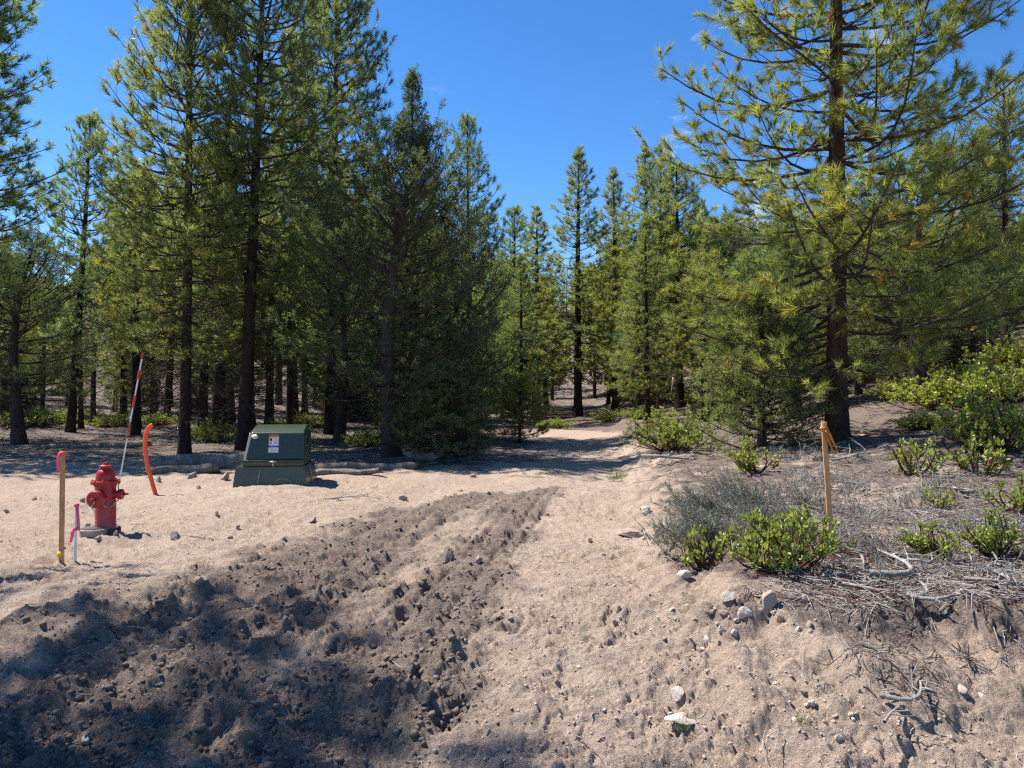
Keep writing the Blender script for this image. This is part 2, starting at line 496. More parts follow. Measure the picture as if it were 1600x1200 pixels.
def soil_material():
    M = Mat('soil')
    co = 'Object'
    wet = M.attr('wet'); lit = M.attr('litter')
    n0 = M.noise(.35, 4, .6); n1 = M.noise(2.2, 6, .65); n2 = M.noise(14, 6, .7); n3 = M.noise(70, 4, .7); n4 = M.noise(220, 3, .6)
    dry = M.ramp(n1, [(.28, (0.267, 0.196, 0.150)), (.5, (0.396, 0.303, 0.236)), (.74, (0.494, 0.393, 0.315))])
    dry = M.mix(.45, dry, M.ramp(n0, [(.38, (0.356, 0.245, 0.178)), (.62, (0.465, 0.376, 0.305))]))
    dry = M.mix(.55, dry, M.ramp(n2, [(.3, (0.207, 0.148, 0.112)), (.52, (0.425, 0.321, 0.242)), (.72, (0.573, 0.466, 0.366))]))
    nb_ = M.noise(5.5, 5, .7)
    dry = M.mix(M.ramp(nb_, [(.52, (0, 0, 0)), (.72, (.65, .65, .65))]), dry, (0.232, 0.173, 0.138))
    dry = M.mix(.35, dry, M.ramp(n3, [(.36, (0.148, 0.108, 0.084)), (.5, (0.416, 0.321, 0.249)), (.68, (0.653, 0.541, 0.437))]))
    moist = M.ramp(n2, [(.3, (0.120, 0.092, 0.075)), (.52, (0.211, 0.163, 0.133)), (.75, (0.353, 0.276, 0.222))])
    moist = M.mix(.4, moist, M.ramp(n3, [(.36, (0.080, 0.061, 0.050)), (.68, (0.342, 0.270, 0.222))]))
    floor_ = M.ramp(n2, [(.3, (.085, .062, .050)), (.5, (.17, .128, .105)), (.72, (.30, .245, .205))])
    floor_ = M.mix(.55, floor_, M.ramp(n3, [(.38, (.055, .042, .036)), (.5, (.17, .13, .11)), (.68, (.42, .36, .31))]))
    wm = M.node('ShaderNodeMath', operation='ADD'); M.link(wet, wm.inputs[0])
    k = M.node('ShaderNodeMath', operation='MULTIPLY_ADD'); M.link(n2, k.inputs[0]); k.inputs[1].default_value = .9; k.inputs[2].default_value = -.45
    M.link(k.outputs[0], wm.inputs[1])
    wr = M.ramp(wm.outputs[0], [(.10, (0, 0, 0)), (.95, (1, 1, 1))])
    c = M.mix(wr, dry, moist)
    lm = M.node('ShaderNodeMath', operation='ADD'); M.link(lit, lm.inputs[0]); M.link(k.outputs[0], lm.inputs[1])
    lr = M.ramp(lm.outputs[0], [(.25, (0, 0, 0)), (.75, (1, 1, 1))])
    c = M.mix(lr, c, floor_)
    # pale grit
    tc = M.node('ShaderNodeTexCoord')
    vo = M.node('ShaderNodeTexVoronoi', Scale=34.0); M.link(tc.outputs[co], vo.inputs['Vector'])
    vr = M.ramp(vo.outputs['Distance'], [(.10, (1, 1, 1)), (.2, (0, 0, 0))])
    sep = M.node('ShaderNodeSeparateColor'); M.link(vo.outputs['Color'], sep.inputs[0])
    gate = M.ramp(sep.outputs[0], [(.80, (0, 0, 0)), (.83, (1, 1, 1))])
    g = M.mix(1.0, vr, gate, 'MULTIPLY')
    c = M.mix(g, c, (.55, .47, .40))
    h = M.mix(.45, n2, n3); h = M.mix(.25, h, n4)
    M.principled(c, .97, .08, M.bump(h, 1.0, .05))
    return M.m
SOIL = soil_material()

def stone_material(name, a, b):
    M = Mat(name)
    oi = M.node('ShaderNodeObjectInfo')
    n = M.noise(7, 6, .65); n2 = M.noise(40, 4, .6)
    c = M.mix(.4, M.ramp(n, [(.3, a), (.7, b)]), M.ramp(n2, [(.3, a), (.7, b)]))
    M.principled(c, .9, .2, M.bump(M.mix(.5, n, n2), .6, .02))
    return M.m
STONE_PALE = stone_material('pale_stone', (.36, .29, .235), (.66, .59, .52))
SOIL_CRUMB = stone_material('soil_crumb', (.30, .215, .16), (.50, .385, .29))
STONE_TAN = stone_material('tan_stone', (.24, .175, .138), (.47, .37, .30))
CLOD_DARK = stone_material('moist_clod', (.095, .072, .058), (.24, .185, .148))

def plain(name, col, rough=.5, spec=.4, var=.15, scale=12, metallic=0.0, bump=.1):
    M = Mat(name)
    n = M.noise(scale, 5, .6)
    d = tuple(max(0, x * (1 - var)) for x in col); l = tuple(min(1, x * (1 + var)) for x in col)
    M.principled(M.ramp(n, [(.3, d), (.7, l)]), rough, spec, M.bump(n, bump, .01), metallic)
    return M.m

def dusty(name, col, dust, amount_low, rough=.45, spec=.45, zlo=0.0, zhi=.6):
    """paint with pale dust that has settled on the lower part of the thing"""
    M = Mat(name)
    tc = M.node('ShaderNodeTexCoord'); sp = M.node('ShaderNodeSeparateXYZ'); M.link(tc.outputs['Object'], sp.inputs[0])
    mr = M.node('ShaderNodeMapRange'); mr.inputs['From Min'].default_value = zhi; mr.inputs['From Max'].default_value = zlo
    M.link(sp.outputs['Z'], mr.inputs['Value'])
    n = M.noise(9, 6, .65, stretch=(1, 1, .5)); n2 = M.noise(45, 4, .6)
    f = M.mix(1.0, M.mix(.35, n, n2), mr.outputs[0], 'MULTIPLY')
    f = M.ramp(f, [(.12, (0, 0, 0)), (.62, (amount_low,) * 3)])
    v = M.ramp(n2, [(.3, tuple(x * .85 for x in col)), (.7, tuple(x * 1.12 for x in col))])
    c = M.mix(f, v, dust)
    M.principled(c, rough, spec, M.bump(n2, .06, .005))
    return M.m

RED = dusty('red_paint', (.34, .007, .011), (.32, .19, .15), .30, .38, .5, 0, .62)
GREEN = dusty('green_enamel', (.030, .050, .029), (.17, .15, .12), .22, .30, .55, 0, .5)
LATH = plain('lath_wood', (.54, .30, .13), .75, .2, .22, 14)
ORANGE_PIPE = plain('orange_conduit', (.86, .10, .02), .38, .45, .05)
PINK = leaf_material('pink_flagging', [(0, (.92, .13, .33)), (1, (.95, .24, .42))], .3, .4, .3, 1.0)
PALE_PINK = leaf_material('faded_flagging', [(0, (.66, .40, .42)), (1, (.72, .46, .48))], .3, .4, .3, 1.0)
ORANGE_TAPE = leaf_material('orange_flagging', [(0, (.74, .27, .035)), (1, (.85, .36, .06))], .3, .4, .3, 1.0)
YELLOW = plain('yellow_tape', (.80, .50, .03), .5)
PAINT_O = plain('orange_marking_paint', (.80, .16, .05), .7)
WHITE = plain('white_plastic', (.76, .75, .72), .4)
RED_BAND = plain('red_band', (.50, .03, .02), .4)
STEEL = plain('dull_steel', (.42, .41, .39), .45, .5, .2, 30, .85)
IRON = plain('dirty_iron', (.085, .075, .068), .8, .2, .4, 20)
CONCRETE = plain('dusty_concrete', (.34, .28, .235), .9, .2, .25, 18, 0, .4)
STICKER = plain('sticker_white', (.74, .74, .72), .45)
STICK_OR = plain('sticker_orange', (.82, .26, .04), .45)
STICK_BL = plain('sticker_blue', (.06, .16, .52), .45)
STICK_NV = plain('sticker_navy', (.02, .05, .22), .45)
STICK_BK = plain('sticker_black', (.02, .02, .02), .45)
STICK_GY = plain('sticker_grey', (.38, .37, .37), .45)
STICK_RD = plain('sticker_red', (.62, .14, .08), .45)

# ------------------------------------------------------------------ terrain mesh
def build_ground():
    th = np.concatenate([np.linspace(-180, -60, 50, endpoint=False), np.linspace(-60, -39, 60, endpoint=False), np.linspace(-39, 39, 660, endpoint=False),
                         np.linspace(39, 60, 60, endpoint=False), np.linspace(60, 180, 50, endpoint=False)])
    rr = np.concatenate([np.geomspace(.08, 2.9, 22, endpoint=False), np.geomspace(2.9, 7.5, 380, endpoint=False), np.geomspace(7.5, 12, 90, endpoint=False), np.geomspace(12, 50, 110, endpoint=False), np.geomspace(50, 900, 50)])
    A, RR = np.meshgrid(np.radians(th), rr)
    x = (RR * np.sin(A)).ravel(); y = (RR * np.cos(A)).ravel()
    m = soil_masks(x, y)
    z = ground(x, y, m)
    nr, nt = len(rr), len(th)
    idx = np.arange(nr * nt).reshape(nr, nt)
    nx = np.roll(idx, -1, 1)
    q = np.stack([idx[:-1], idx[1:], nx[1:], nx[:-1]], -1).reshape(-1, 4)
    V = np.column_stack([x, y, z])
    V = np.vstack([V, [[0, 0, float(z[:nt].mean())]]])
    c = len(V) - 1
    t = np.column_stack([np.full(nt, c), idx[0], nx[0]])
    t = t[:, [0, 1, 2]]
    o = mk('ground', V, [q[:, ::-1][:, [0, 1, 2, 3]], t], SOIL, smooth=True, kind='structure',
           attrs={'wet': np.append(m[0], 0), 'litter': np.append(m[1], 0)})
    return o
ground_o = build_ground()
bm = bmesh.new(); bm.from_mesh(ground_o.data); bmesh.ops.recalc_face_normals(bm, faces=bm.faces)
up = sum(f.normal.z for f in list(bm.faces)[2000:2200])
if up < 0: bmesh.ops.reverse_faces(bm, faces=bm.faces)
bm.to_mesh(ground_o.data); bm.free()

def gz(x, y):
    return float(ground(np.array([x]), np.array([y]))[0])

def at(px, depth):
    x = (px - 800) / FPX * depth
    return (x, depth, gz(x, depth))

# ------------------------------------------------------------------ foliage builders
def needle_tris(rng, pos, axis, n, ln, wd, shoot, tint, lo=14, hi=72):
    """long thin needles round shoots: one triangle each"""
    T = len(pos)
    pos = np.repeat(pos, n, 0); axis = np.repeat(norm(axis), n, 0)
    N = len(pos)
    rnd = norm(rng.normal(size=(N, 3)))
    perp = norm(np.cross(axis, rnd))
    u = rng.random(N)[:, None]
    ang = np.radians(lo + (hi - lo) * rng.random(N) * (1 - .55 * u[:, 0]))[:, None]
    d = axis * np.cos(ang) + perp * np.sin(ang)
    d[:, 2] -= .12 * rng.random(N)
    d = norm(d)
    base = pos - axis * shoot * (1 - u)
    L = (np.repeat(rng.uniform(.62, 1.22, T), n) * ln * (.7 + .5 * rng.random(N)))[:, None]
    d[:, 2] -= np.repeat(rng.uniform(-.05, .30, T), n) * (.3 + .7 * rng.random(N))
    d = norm(d)
    wv = norm(np.cross(d, norm(rng.normal(size=(N, 3))))) * wd * .5
    V = np.stack([base - wv, base + wv, base + d * L], 1).reshape(-1, 3)
    t = np.arange(N * 3).reshape(-1, 3)
    ti = np.repeat(np.clip(np.repeat(tint, n) + rng.normal(0, .06, N), 0, 1), 3)
    return V, t, ti

def spray_tris(rng, pos, axis, n, size, tl, tw, tint):
    """juniper sprays: small blades filling a tapering plume"""
    T = len(pos)
    pos = np.repeat(pos, n, 0); axis = np.repeat(norm(axis), n, 0)
    N = len(pos)
    perp = norm(np.cross(axis, rng.normal(size=(N, 3))))
    u = rng.random(N)[:, None]
    base = pos + axis * size * (u * 1.5 - .9) + perp * size * .55 * (1 - .6 * u) * np.sqrt(rng.random(N))[:, None]
    d = norm(axis * .9 + perp * .7 + rng.normal(size=(N, 3)) * .4)
    wv = norm(np.cross(d, rng.normal(size=(N, 3)))) * tw * .5
    L = tl * (.6 + .7 * rng.random(N))[:, None]
    V = np.stack([base - wv, base + wv, base + d * L], 1).reshape(-1, 3)
    t = np.arange(N * 3).reshape(-1, 3)
    ti = np.repeat(np.clip(np.repeat(tint, n) + rng.normal(0, .08, N), 0, 1), 3)
    return V, t, ti

def conifer(seed, H, Rc, cb, bark, leaf, style='pine', r0=.2, whorl=.34, nb=4, n=30, nl=.18, nw=.009, elev=(-8, 45), curl=.25,
            profile=None, sec=.24, dead=30, lean=0.02, rings=40, sides=14, offs=.26, size=.14, dry=.03, tint0=.4, cbz=None, wob=.05, top_r=.02):
    """mesh data (trunk, branches, crown) of one conifer standing at the origin"""
    rng = np.random.default_rng(seed)
    if profile is None:
        profile = lambda u: np.minimum(1, .55 + 1.6 * u) * (1 - u) ** .75 + .05
    ph = rng.random(4) * 6.28
    def axis_pt(z):
        t = np.asarray(z) / H
        return np.stack([lean * H * t * .6 * np.cos(ph[0]) + wob * np.sin(2.6 * t + ph[1]) * t, lean * H * t * .6 * np.sin(ph[0]) + wob * np.sin(3.1 * t + ph[2]) * t, np.asarray(z) + 0 * t], -1)
    # trunk
    zz = H * np.linspace(0, 1, rings) ** 1.1 - .12
    a = np.arange(sides) * 2 * math.pi / sides
    tt = np.clip(zz / H, 0, 1)
    rad = r0 * (1 - tt) ** .85 + top_r * .6
    rad = rad * (1 + .32 * np.exp(-np.maximum(zz, 0) / (r0 * 1.6)))
    Z, A = np.meshgrid(zz, a, indexing='ij')
    rn = 1 + .16 * noise2(A * sides / 6.28 * .9, Z * 2.2, seed) + .08 * noise2(A * 4 + 9, Z * 7, seed + 3)
    ctr = axis_pt(np.maximum(zz, 0)); ctr[:, 2] = zz
    V = ctr[:, None, :] + (rad[:, None] * rn)[..., None] * np.stack([np.cos(A), np.sin(A), 0 * A], -1)
    idx = np.arange(rings * sides).reshape(rings, sides)
    q = np.stack([idx[:-1], np.roll(idx, -1, 1)[:-1], np.roll(idx, -1, 1)[1:], idx[1:]], -1).reshape(-1, 4)
    trunk = mesh_data('trunk', V.reshape(-1, 3), q, bark, True)
    # branches
    BP, BR, SP, SR, OP, OR = [], [], [], [], [], []
    tp, ta = [], []
    z = cb
    k = 7
    up = np.array([0, 0, 1.0])
    while z < H - .12:
        u = (z - cb) / (H - cb)
        m = max(2, nb + rng.integers(-1, 2))
        az0 = rng.random() * 6.28
        for i in range(m):
            az = az0 + i * 6.28 / m + rng.normal(0, .3)
            L = Rc * float(profile(u)) * (.62 + .5 * rng.random())
            if L < .12: L = .12
            el = math.radians(elev[0] + (elev[1] - elev[0]) * u ** 1.1 + rng.normal(0, 8))
            s = np.linspace(0, 1, k)
            hd = np.array([math.cos(az), math.sin(az), 0]); sd = np.array([-hd[1], hd[0], 0])
            zb = min(z + rng.normal(0, .08), H - .05)
            wv = rng.normal(0, .07) * L
            P = axis_pt(zb) + np.outer(L * s * math.cos(el), hd) + np.outer(L * s * math.sin(el) + curl * L * s ** 2.6 - .06 * L * np.sin(s * 3.1), up) + np.outer(wv * np.sin(s * 3.5), sd)
            BP.append(P); br = (.010 + .0095 * L) if style == 'pine' else (.008 + .010 * L)
            br = min(br, .55 * r0 * (1 - zb / H) + .012)
            BR.append(br * (1 - .8 * s))
            tp.append(P[-1]); ta.append(P[-1] - P[-2])
            ms = int(L / sec * .8) + 1
            for j in range(ms):
                f = .22 + .76 * (j + rng.random()) / ms
                x = f * (k - 1); i0 = min(int(x), k - 2)
                b = P[i0] + (P[i0 + 1] - P[i0]) * (x - i0)
                tg = P[i0 + 1] - P[i0]; tg = tg / np.linalg.norm(tg)
                sg = 1 if (j % 2) else -1
                side = np.cross(tg, up); side /= max(np.linalg.norm(side), 1e-6)
                l2 = float(np.clip((.14 + .42 * (1 - f)) * L * (.55 + .6 * rng.random()), .12, 1.2))
                d = tg * (.65 + .2 * rng.random()) + side * sg * (.75 + .2 * rng.random()) + up * rng.normal(.18, .28)
                d /= np.linalg.norm(d)
                s4 = np.linspace(0, 1, 4)[:, None]
                Q = b + d * l2 * s4 + up * (.20 * l2 * s4 ** 2.2)
                SP.append(Q); SR.append((.0035 + .006 * l2) * (1 - .65 * s4[:, 0]))
                tp.append(Q[-1]); ta.append(Q[-1] - Q[-2] + up * .04)
                for _ in range(int(l2 / offs)):
                    f2 = .35 + .6 * rng.random()
                    b2 = b + d * l2 * f2 + up * .20 * l2 * f2 ** 2.2
                    d2 = d * .7 + norm(rng.normal(size=3)) * .7 + up * .25
                    d2 /= np.linalg.norm(d2)
                    l3 = .10 + .16 * rng.random()
                    s3 = np.linspace(0, 1, 3)[:, None]
                    OP.append(b2 + d2 * l3 * s3); OR.append(np.array([.004, .0035, .0025]))
                    tp.append(b2 + d2 * l3); ta.append(d2)
        z += whorl * (.75 + .5 * rng.random()) * (1 - .45 * u)
    top = axis_pt(H)
    tp.append(top); ta.append(up)
    acc = Acc()
    acc.add(*tubes(BP, BR, 5))
    if SP: acc.add(*tubes(SP, SR, 3))
    if OP: acc.add(*tubes(OP, OR, 3))
    # dead lower sticks
    if dead:
        DP, DR, EP, ER = [], [], [], []
        for _ in range(dead):
            zb = rng.uniform(.35, cb + .12 * (H - cb)) if rng.random() < .8 else rng.uniform(cb, cb + .4 * (H - cb))
            az = rng.random() * 6.28; L = rng.uniform(.3, 1.0) * min(Rc, 1.7) * .8
            hd = np.array([math.cos(az), math.sin(az), 0]); s = np.linspace(0, 1, 6)
            P = axis_pt(zb) + np.outer(L * s, hd) + np.outer(L * (rng.normal(0, .2) * s - .35 * s ** 2), up) + np.outer(rng.normal(0, .12) * L * np.sin(s * 4), [-hd[1], hd[0], 0])
            DP.append(P); DR.append((.004 + .006 * L) * (1 - .75 * s))
            for _ in range(rng.integers(3, 8)):
                f = rng.uniform(.25, .95); x = f * 5; i0 = min(int(x), 4)
                b = P[i0] + (P[i0 + 1] - P[i0]) * (x - i0)
                d = norm(hd + norm(rng.normal(size=3)) * 1.1)
                l2 = L * rng.uniform(.15, .45); s3 = np.linspace(0, 1, 4)[:, None]
                EP.append(b + d * l2 * s3 - up * .3 * l2 * s3 ** 2); ER.append(.0032 * (1 - .6 * s3[:, 0]))
        acc.add(*tubes(DP, DR, 4)); acc.add(*tubes(EP, ER, 3))
    branches = acc.data('branches', TWIG)
    tp = np.array(tp); ta = np.array(ta)
    cl = fbm(tp[:, 0] * .8 + tp[:, 2] * .3, tp[:, 1] * .8 - tp[:, 2] * .5, 2, seed)
    tint = np.clip(tint0 + .22 * cl + rng.normal(0, .13, len(tp)), 0, .84)
    tint = np.where(rng.random(len(tp)) < dry, rng.uniform(.9, 1, len(tp)), tint)
    if style == 'pine':
        C = needle_tris(rng, tp, ta, n, nl, nw, .12 + .2 * nl, tint)
    else:
        C = spray_tris(rng, tp, ta, n, size, nl, nw, tint)
    crown = mesh_data('crown', C[0], C[1], leaf, False, C[2])
    return dict(trunk=trunk, branches=branches, crown=crown, tufts=len(tp), crown_np=C)

def place_tree(name, data, loc, rz, sc, label, group=None, color=(1, 1, 1), tilt=(0, 0), cat='tree'):
    t = thing(name, label, cat, loc, rz, group)
    t.rotation_euler = (tilt[0], tilt[1], rz)
    t.scale = sc if isinstance(sc, (tuple, list)) else (sc, sc, sc)
    ob('trunk', data['trunk'], t)
    ob('branches', data['branches'], t, 'stuff')
    c = ob('crown', data['crown'], t, 'stuff')
    c.color = (*color, 1)
    return t

# ------------------------------------------------------------------ trees
broad = lambda u: np.interp(u, [0, .12, .3, .55, .8, 1], [.92, 1.0, 1.0, .86, .5, .06])
tall = lambda u: np.interp(u, [0, .15, .4, .7, .9, 1], [.55, .85, 1.0, .72, .36, .08])
spire = lambda u: np.interp(u, [0, .1, .3, .6, .9, 1], [.7, 1.0, .9, .55, .2, .04])
round_ = lambda u: np.interp(u, [0, .15, .4, .7, .9, 1], [.95, 1.05, 1.0, .75, .42, .12])

HERO = conifer(11, 13.0, 3.05, 1.5, BARK_RED, NEEDLE, r0=.172, whorl=.42, nb=5, n=58, nl=.185, nw=.0095, elev=(-13, 32), curl=.22, profile=broad, sec=.23, dead=70, rings=90, sides=28, offs=.25, dry=.022, tint0=.45, lean=.005)
TALL_A = conifer(21, 12.8, 2.25, 2.3, BARK, NEEDLE, r0=.125, whorl=.33, nb=5, n=36, nl=.215, nw=.0145, elev=(-12, 52), curl=.22, profile=tall, sec=.25, dead=110, lean=.03, dry=.012, tint0=.43, offs=.30)
TALL_B = conifer(22, 13.4, 2.4, 3.7, BARK, NEEDLE, r0=.155, whorl=.33, nb=5, n=36, nl=.215, nw=.0145, elev=(-8, 52), curl=.22, profile=tall, sec=.25, dead=120, lean=.02, dry=.012, tint0=.43, offs=.30)
MID_A = conifer(31, 10.4, 1.7, 2.8, BARK, NEEDLE, r0=.13, whorl=.31, nb=4, n=28, nl=.19, nw=.016, elev=(-12, 50), curl=.24, profile=tall, sec=.25, dead=90, dry=.012, tint0=.43, offs=.24)
MID_B = conifer(32, 11.4, 1.9, 1.9, BARK, NEEDLE, r0=.14, whorl=.31, nb=4, n=28, nl=.19, nw=.016, elev=(-15, 45), curl=.2, profile=spire, sec=.25, dead=80, dry=.012, tint0=.48, offs=.24)
MID_C = conifer(33, 9.6, 1.6, 3.4, BARK, NEEDLE, r0=.12, whorl=.32, nb=4, n=28, nl=.19, nw=.016, elev=(-6, 50), curl=.22, profile=tall, sec=.25, dead=80, dry=.012, tint0=.42, lean=.03, offs=.24)
JUN_BIG = conifer(41, 7.6, 2.9, 1.7, BARK_JUN, JUNIPER, 'juniper', r0=.19, whorl=.42, nb=5, n=22, nl=.075, nw=.026, elev=(2, 62), curl=.18, profile=round_, sec=.26, dead=150, offs=.20, size=.14, wob=.45, tint0=.40, dry=.012)
JUN_TALL = conifer(42, 9.6, 1.75, 1.5, BARK_JUN, JUNIPER, 'juniper', r0=.16, whorl=.27, nb=5, n=22, nl=.08, nw=.028, elev=(5, 58), curl=.18, profile=spire, sec=.22, dead=90, offs=.18, size=.15, wob=.15, tint0=.42)
JUN_BUSH = conifer(43, 2.9, 1.45, .10, BARK_JUN, JUNIPER, 'juniper', r0=.07, whorl=.15, nb=6, n=26, nl=.055, nw=.018, elev=(8, 65), curl=.15, profile=round_, sec=.17, dead=25, offs=.14, size=.10, wob=.1, tint0=.62, rings=16, sides=10)
SAPLING = conifer(44, 2.6, 1.1, .25, BARK, NEEDLE, r0=.05, whorl=.2, nb=5, n=34, nl=.17, nw=.011, elev=(0, 55), curl=.25, profile=round_, sec=.18, dead=10, rings=14, sides=8, tint0=.6, offs=.16)
for k, d in dict(HERO=HERO, TALL_A=TALL_A, TALL_B=TALL_B, MID_A=MID_A, MID_B=MID_B, MID_C=MID_C, JUN_BIG=JUN_BIG, JUN_TALL=JUN_TALL, JUN_BUSH=JUN_BUSH, SAPLING=SAPLING).items():
    print('tree', k, 'tufts', d['tufts'], 'crown tris', len(d['crown'].polygons), 'branch faces', len(d['branches'].polygons))

WARM = (1.16, 1.10, .80); COOL = (.85, .98, 1.15); OLIVE = (1.1, 1.0, .75); PLAIN = (1, 1, 1); DARK = (.8, .85, .85)  # WARM: yellowish needles, with sun and backlight painted into the tint too
# name, mesh, px of trunk foot, depth, height scale, width scale, turn, tilt (x, y), colour, label
TREES = [
    ('ponderosa_pine', HERO, 1307, 13.0, 1.0, 1.0, 0.4, (0, 0), (1.12, 1.06, .85), 'large open-crowned pine with thick reddish bark rising behind the orange-flagged stake on the bank'),
    ('ponderosa_pine', TALL_A, 288, 17.7, 1.03, 1.0, 2.1, (0, .03), PLAIN, 'tall full-crowned pine rising between the curved orange conduit and the green transformer'),
    ('ponderosa_pine', TALL_B, 380, 18.0, 1.05, 1.0, .7, (0, .055), PLAIN, 'tall thick-trunked pine with bare lower stem directly behind the left end of the green transformer'),
    ('ponderosa_pine', MID_A, 110, 24.0, 1.0, 1.0, 1.0, (0, .05), COOL, 'slim leaning pine standing alone against the sky at the left of the clearing'),
    ('ponderosa_pine', MID_C, 212, 22.5, .85, 1.0, 2.5, (0, 0), OLIVE, 'low-crowned dark pine behind the red and white marker rod of the hydrant'),
    ('ponderosa_pine', TALL_B, -72, 17.5, .92, 1.08, 3.3, (0, 0), COOL, 'tall pine at the left edge whose crown leans into the picture'),
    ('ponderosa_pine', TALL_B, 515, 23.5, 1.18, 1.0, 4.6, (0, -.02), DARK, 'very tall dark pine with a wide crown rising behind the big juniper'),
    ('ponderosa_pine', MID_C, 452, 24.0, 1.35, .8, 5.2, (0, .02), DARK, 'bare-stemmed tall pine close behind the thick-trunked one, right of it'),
    ('ponderosa_pine', MID_A, 738, 30.5, 1.20, 1.0, 3.9, (0, .01), COOL, 'narrow pine with an isolated pointed tip, behind the right side of the big juniper'),
    ('ponderosa_pine', MID_B, 903, 34.0, 1.08, 1.35, .3, (0, 0), PLAIN, 'straight symmetrical pine standing at the far end of the dirt track'),
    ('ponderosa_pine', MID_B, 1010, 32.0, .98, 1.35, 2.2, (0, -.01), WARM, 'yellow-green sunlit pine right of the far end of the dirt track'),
    ('ponderosa_pine', MID_C, 1030, 30.0, 1.10, .8, 5.0, (0, .01), PLAIN, 'thin sparse pine just beside the yellow-green one, right of it'),
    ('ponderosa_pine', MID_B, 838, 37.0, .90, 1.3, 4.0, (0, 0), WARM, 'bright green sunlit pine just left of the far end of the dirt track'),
    ('ponderosa_pine', MID_C, 1572, 19.0, .78, .95, 1.2, (0, .0), OLIVE, 'small pine with a tufted open top beyond the bushes at the right edge'),
    ('ponderosa_pine', MID_B, 962, 36.0, 1.02, 1.25, 1.8, (0, .0), OLIVE, 'shorter olive pine between the symmetrical pine and the yellow-green one'),
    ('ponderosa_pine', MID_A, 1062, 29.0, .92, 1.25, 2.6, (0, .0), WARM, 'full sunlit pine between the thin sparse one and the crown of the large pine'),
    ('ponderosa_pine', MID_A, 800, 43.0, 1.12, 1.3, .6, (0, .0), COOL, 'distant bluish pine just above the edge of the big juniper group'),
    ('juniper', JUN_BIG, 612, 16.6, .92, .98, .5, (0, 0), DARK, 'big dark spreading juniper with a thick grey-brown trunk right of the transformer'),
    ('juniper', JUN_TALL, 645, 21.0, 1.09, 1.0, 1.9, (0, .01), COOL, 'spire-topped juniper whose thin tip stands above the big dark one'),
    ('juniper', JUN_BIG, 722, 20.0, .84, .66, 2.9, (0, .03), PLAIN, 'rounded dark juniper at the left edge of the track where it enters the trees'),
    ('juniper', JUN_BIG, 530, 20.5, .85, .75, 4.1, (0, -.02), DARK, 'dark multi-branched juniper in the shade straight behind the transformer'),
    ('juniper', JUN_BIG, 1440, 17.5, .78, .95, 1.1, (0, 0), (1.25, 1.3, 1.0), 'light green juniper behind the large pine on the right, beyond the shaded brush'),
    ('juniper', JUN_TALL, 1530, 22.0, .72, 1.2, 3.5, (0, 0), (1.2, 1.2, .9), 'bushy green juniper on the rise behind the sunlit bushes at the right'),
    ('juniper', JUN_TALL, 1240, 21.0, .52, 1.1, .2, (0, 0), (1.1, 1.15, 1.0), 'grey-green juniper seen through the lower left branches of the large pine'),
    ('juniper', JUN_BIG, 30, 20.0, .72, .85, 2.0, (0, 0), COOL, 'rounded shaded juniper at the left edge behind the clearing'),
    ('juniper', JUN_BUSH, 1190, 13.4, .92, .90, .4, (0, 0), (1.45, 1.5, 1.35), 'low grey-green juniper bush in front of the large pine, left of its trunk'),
    ('juniper', JUN_BUSH, 700, 15.6, .62, .9, 2.0, (0, 0), PLAIN, 'small dark juniper bush beside the log where the track leaves the clearing'),
    ('pine_sapling', SAPLING, 812, 20.5, .66, .85, 1.0, (0, 0), (1.15, 1.1, .8), 'bushy yellow-green young pine at the left side of the track under the junipers'),
    ('pine_sapling', SAPLING, 725, 21.5, .9, .9, 3.0, (0, 0), PLAIN, 'young pine half hidden in the shade behind the yellow-green one'),
]
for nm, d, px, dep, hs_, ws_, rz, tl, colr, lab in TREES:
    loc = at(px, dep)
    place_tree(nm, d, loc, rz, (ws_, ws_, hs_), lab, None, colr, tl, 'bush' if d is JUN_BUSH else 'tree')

# two pines left of the picture: their crowns shade the near ground
for d, x, y, hs_, ws_, rz, lab in ((MID_C, -8.5, 6.9, 1.55, 1.55, .2, 'tall pine just outside the left edge, nearer the camera than the hydrant'), (MID_A, -7.2, 4.7, 1.40, 1.05, 2.2, 'tall pine outside the left edge beside the shaded foreground soil')):
    place_tree('ponderosa_pine', d, (x, y, gz(x, y)), rz, (ws_, ws_, hs_), lab, None, PLAIN)

# charred trunk behind the first pines
def snag(seed, h, r, mat):
    rng = np.random.default_rng(seed)
    zz = np.linspace(-.1, h, 18); a = np.arange(14) * 2 * math.pi / 14
    Z, A = np.meshgrid(zz, a, indexing='ij')
    rad = r * (1 - .25 * Z / h) * (1 + .15 * noise2(A * 2, Z * 2, seed) + .4 * np.exp(-np.maximum(Z, 0) / .3))
    top = np.where(Z > h * .98, .25 * noise2(A * 1.3, Z * 0, seed + 1), 0)
    V = np.stack([rad * np.cos(A), rad * np.sin(A), Z + top], -1).reshape(-1, 3)
    idx = np.arange(18 * 14).reshape(18, 14)
    q = np.stack([idx[:-1], np.roll(idx, -1, 1)[:-1], np.roll(idx, -1, 1)[1:], idx[1:]], -1).reshape(-1, 4)
    V = np.vstack([V, [[0, 0, h - .1]]])
    t = [[len(V) - 1, idx[-1, i], idx[-1, (i + 1) % 14]] for i in range(14)]
    return V, [q, t]
V, f = snag(3, 4.2, .22, BARK_CHAR)
o = mk('charred_snag', V, f, BARK_CHAR, None, True, loc=at(343, 25.0))
tag(o, 'black charred trunk between the two tallest pines behind the clearing', 'dead tree')

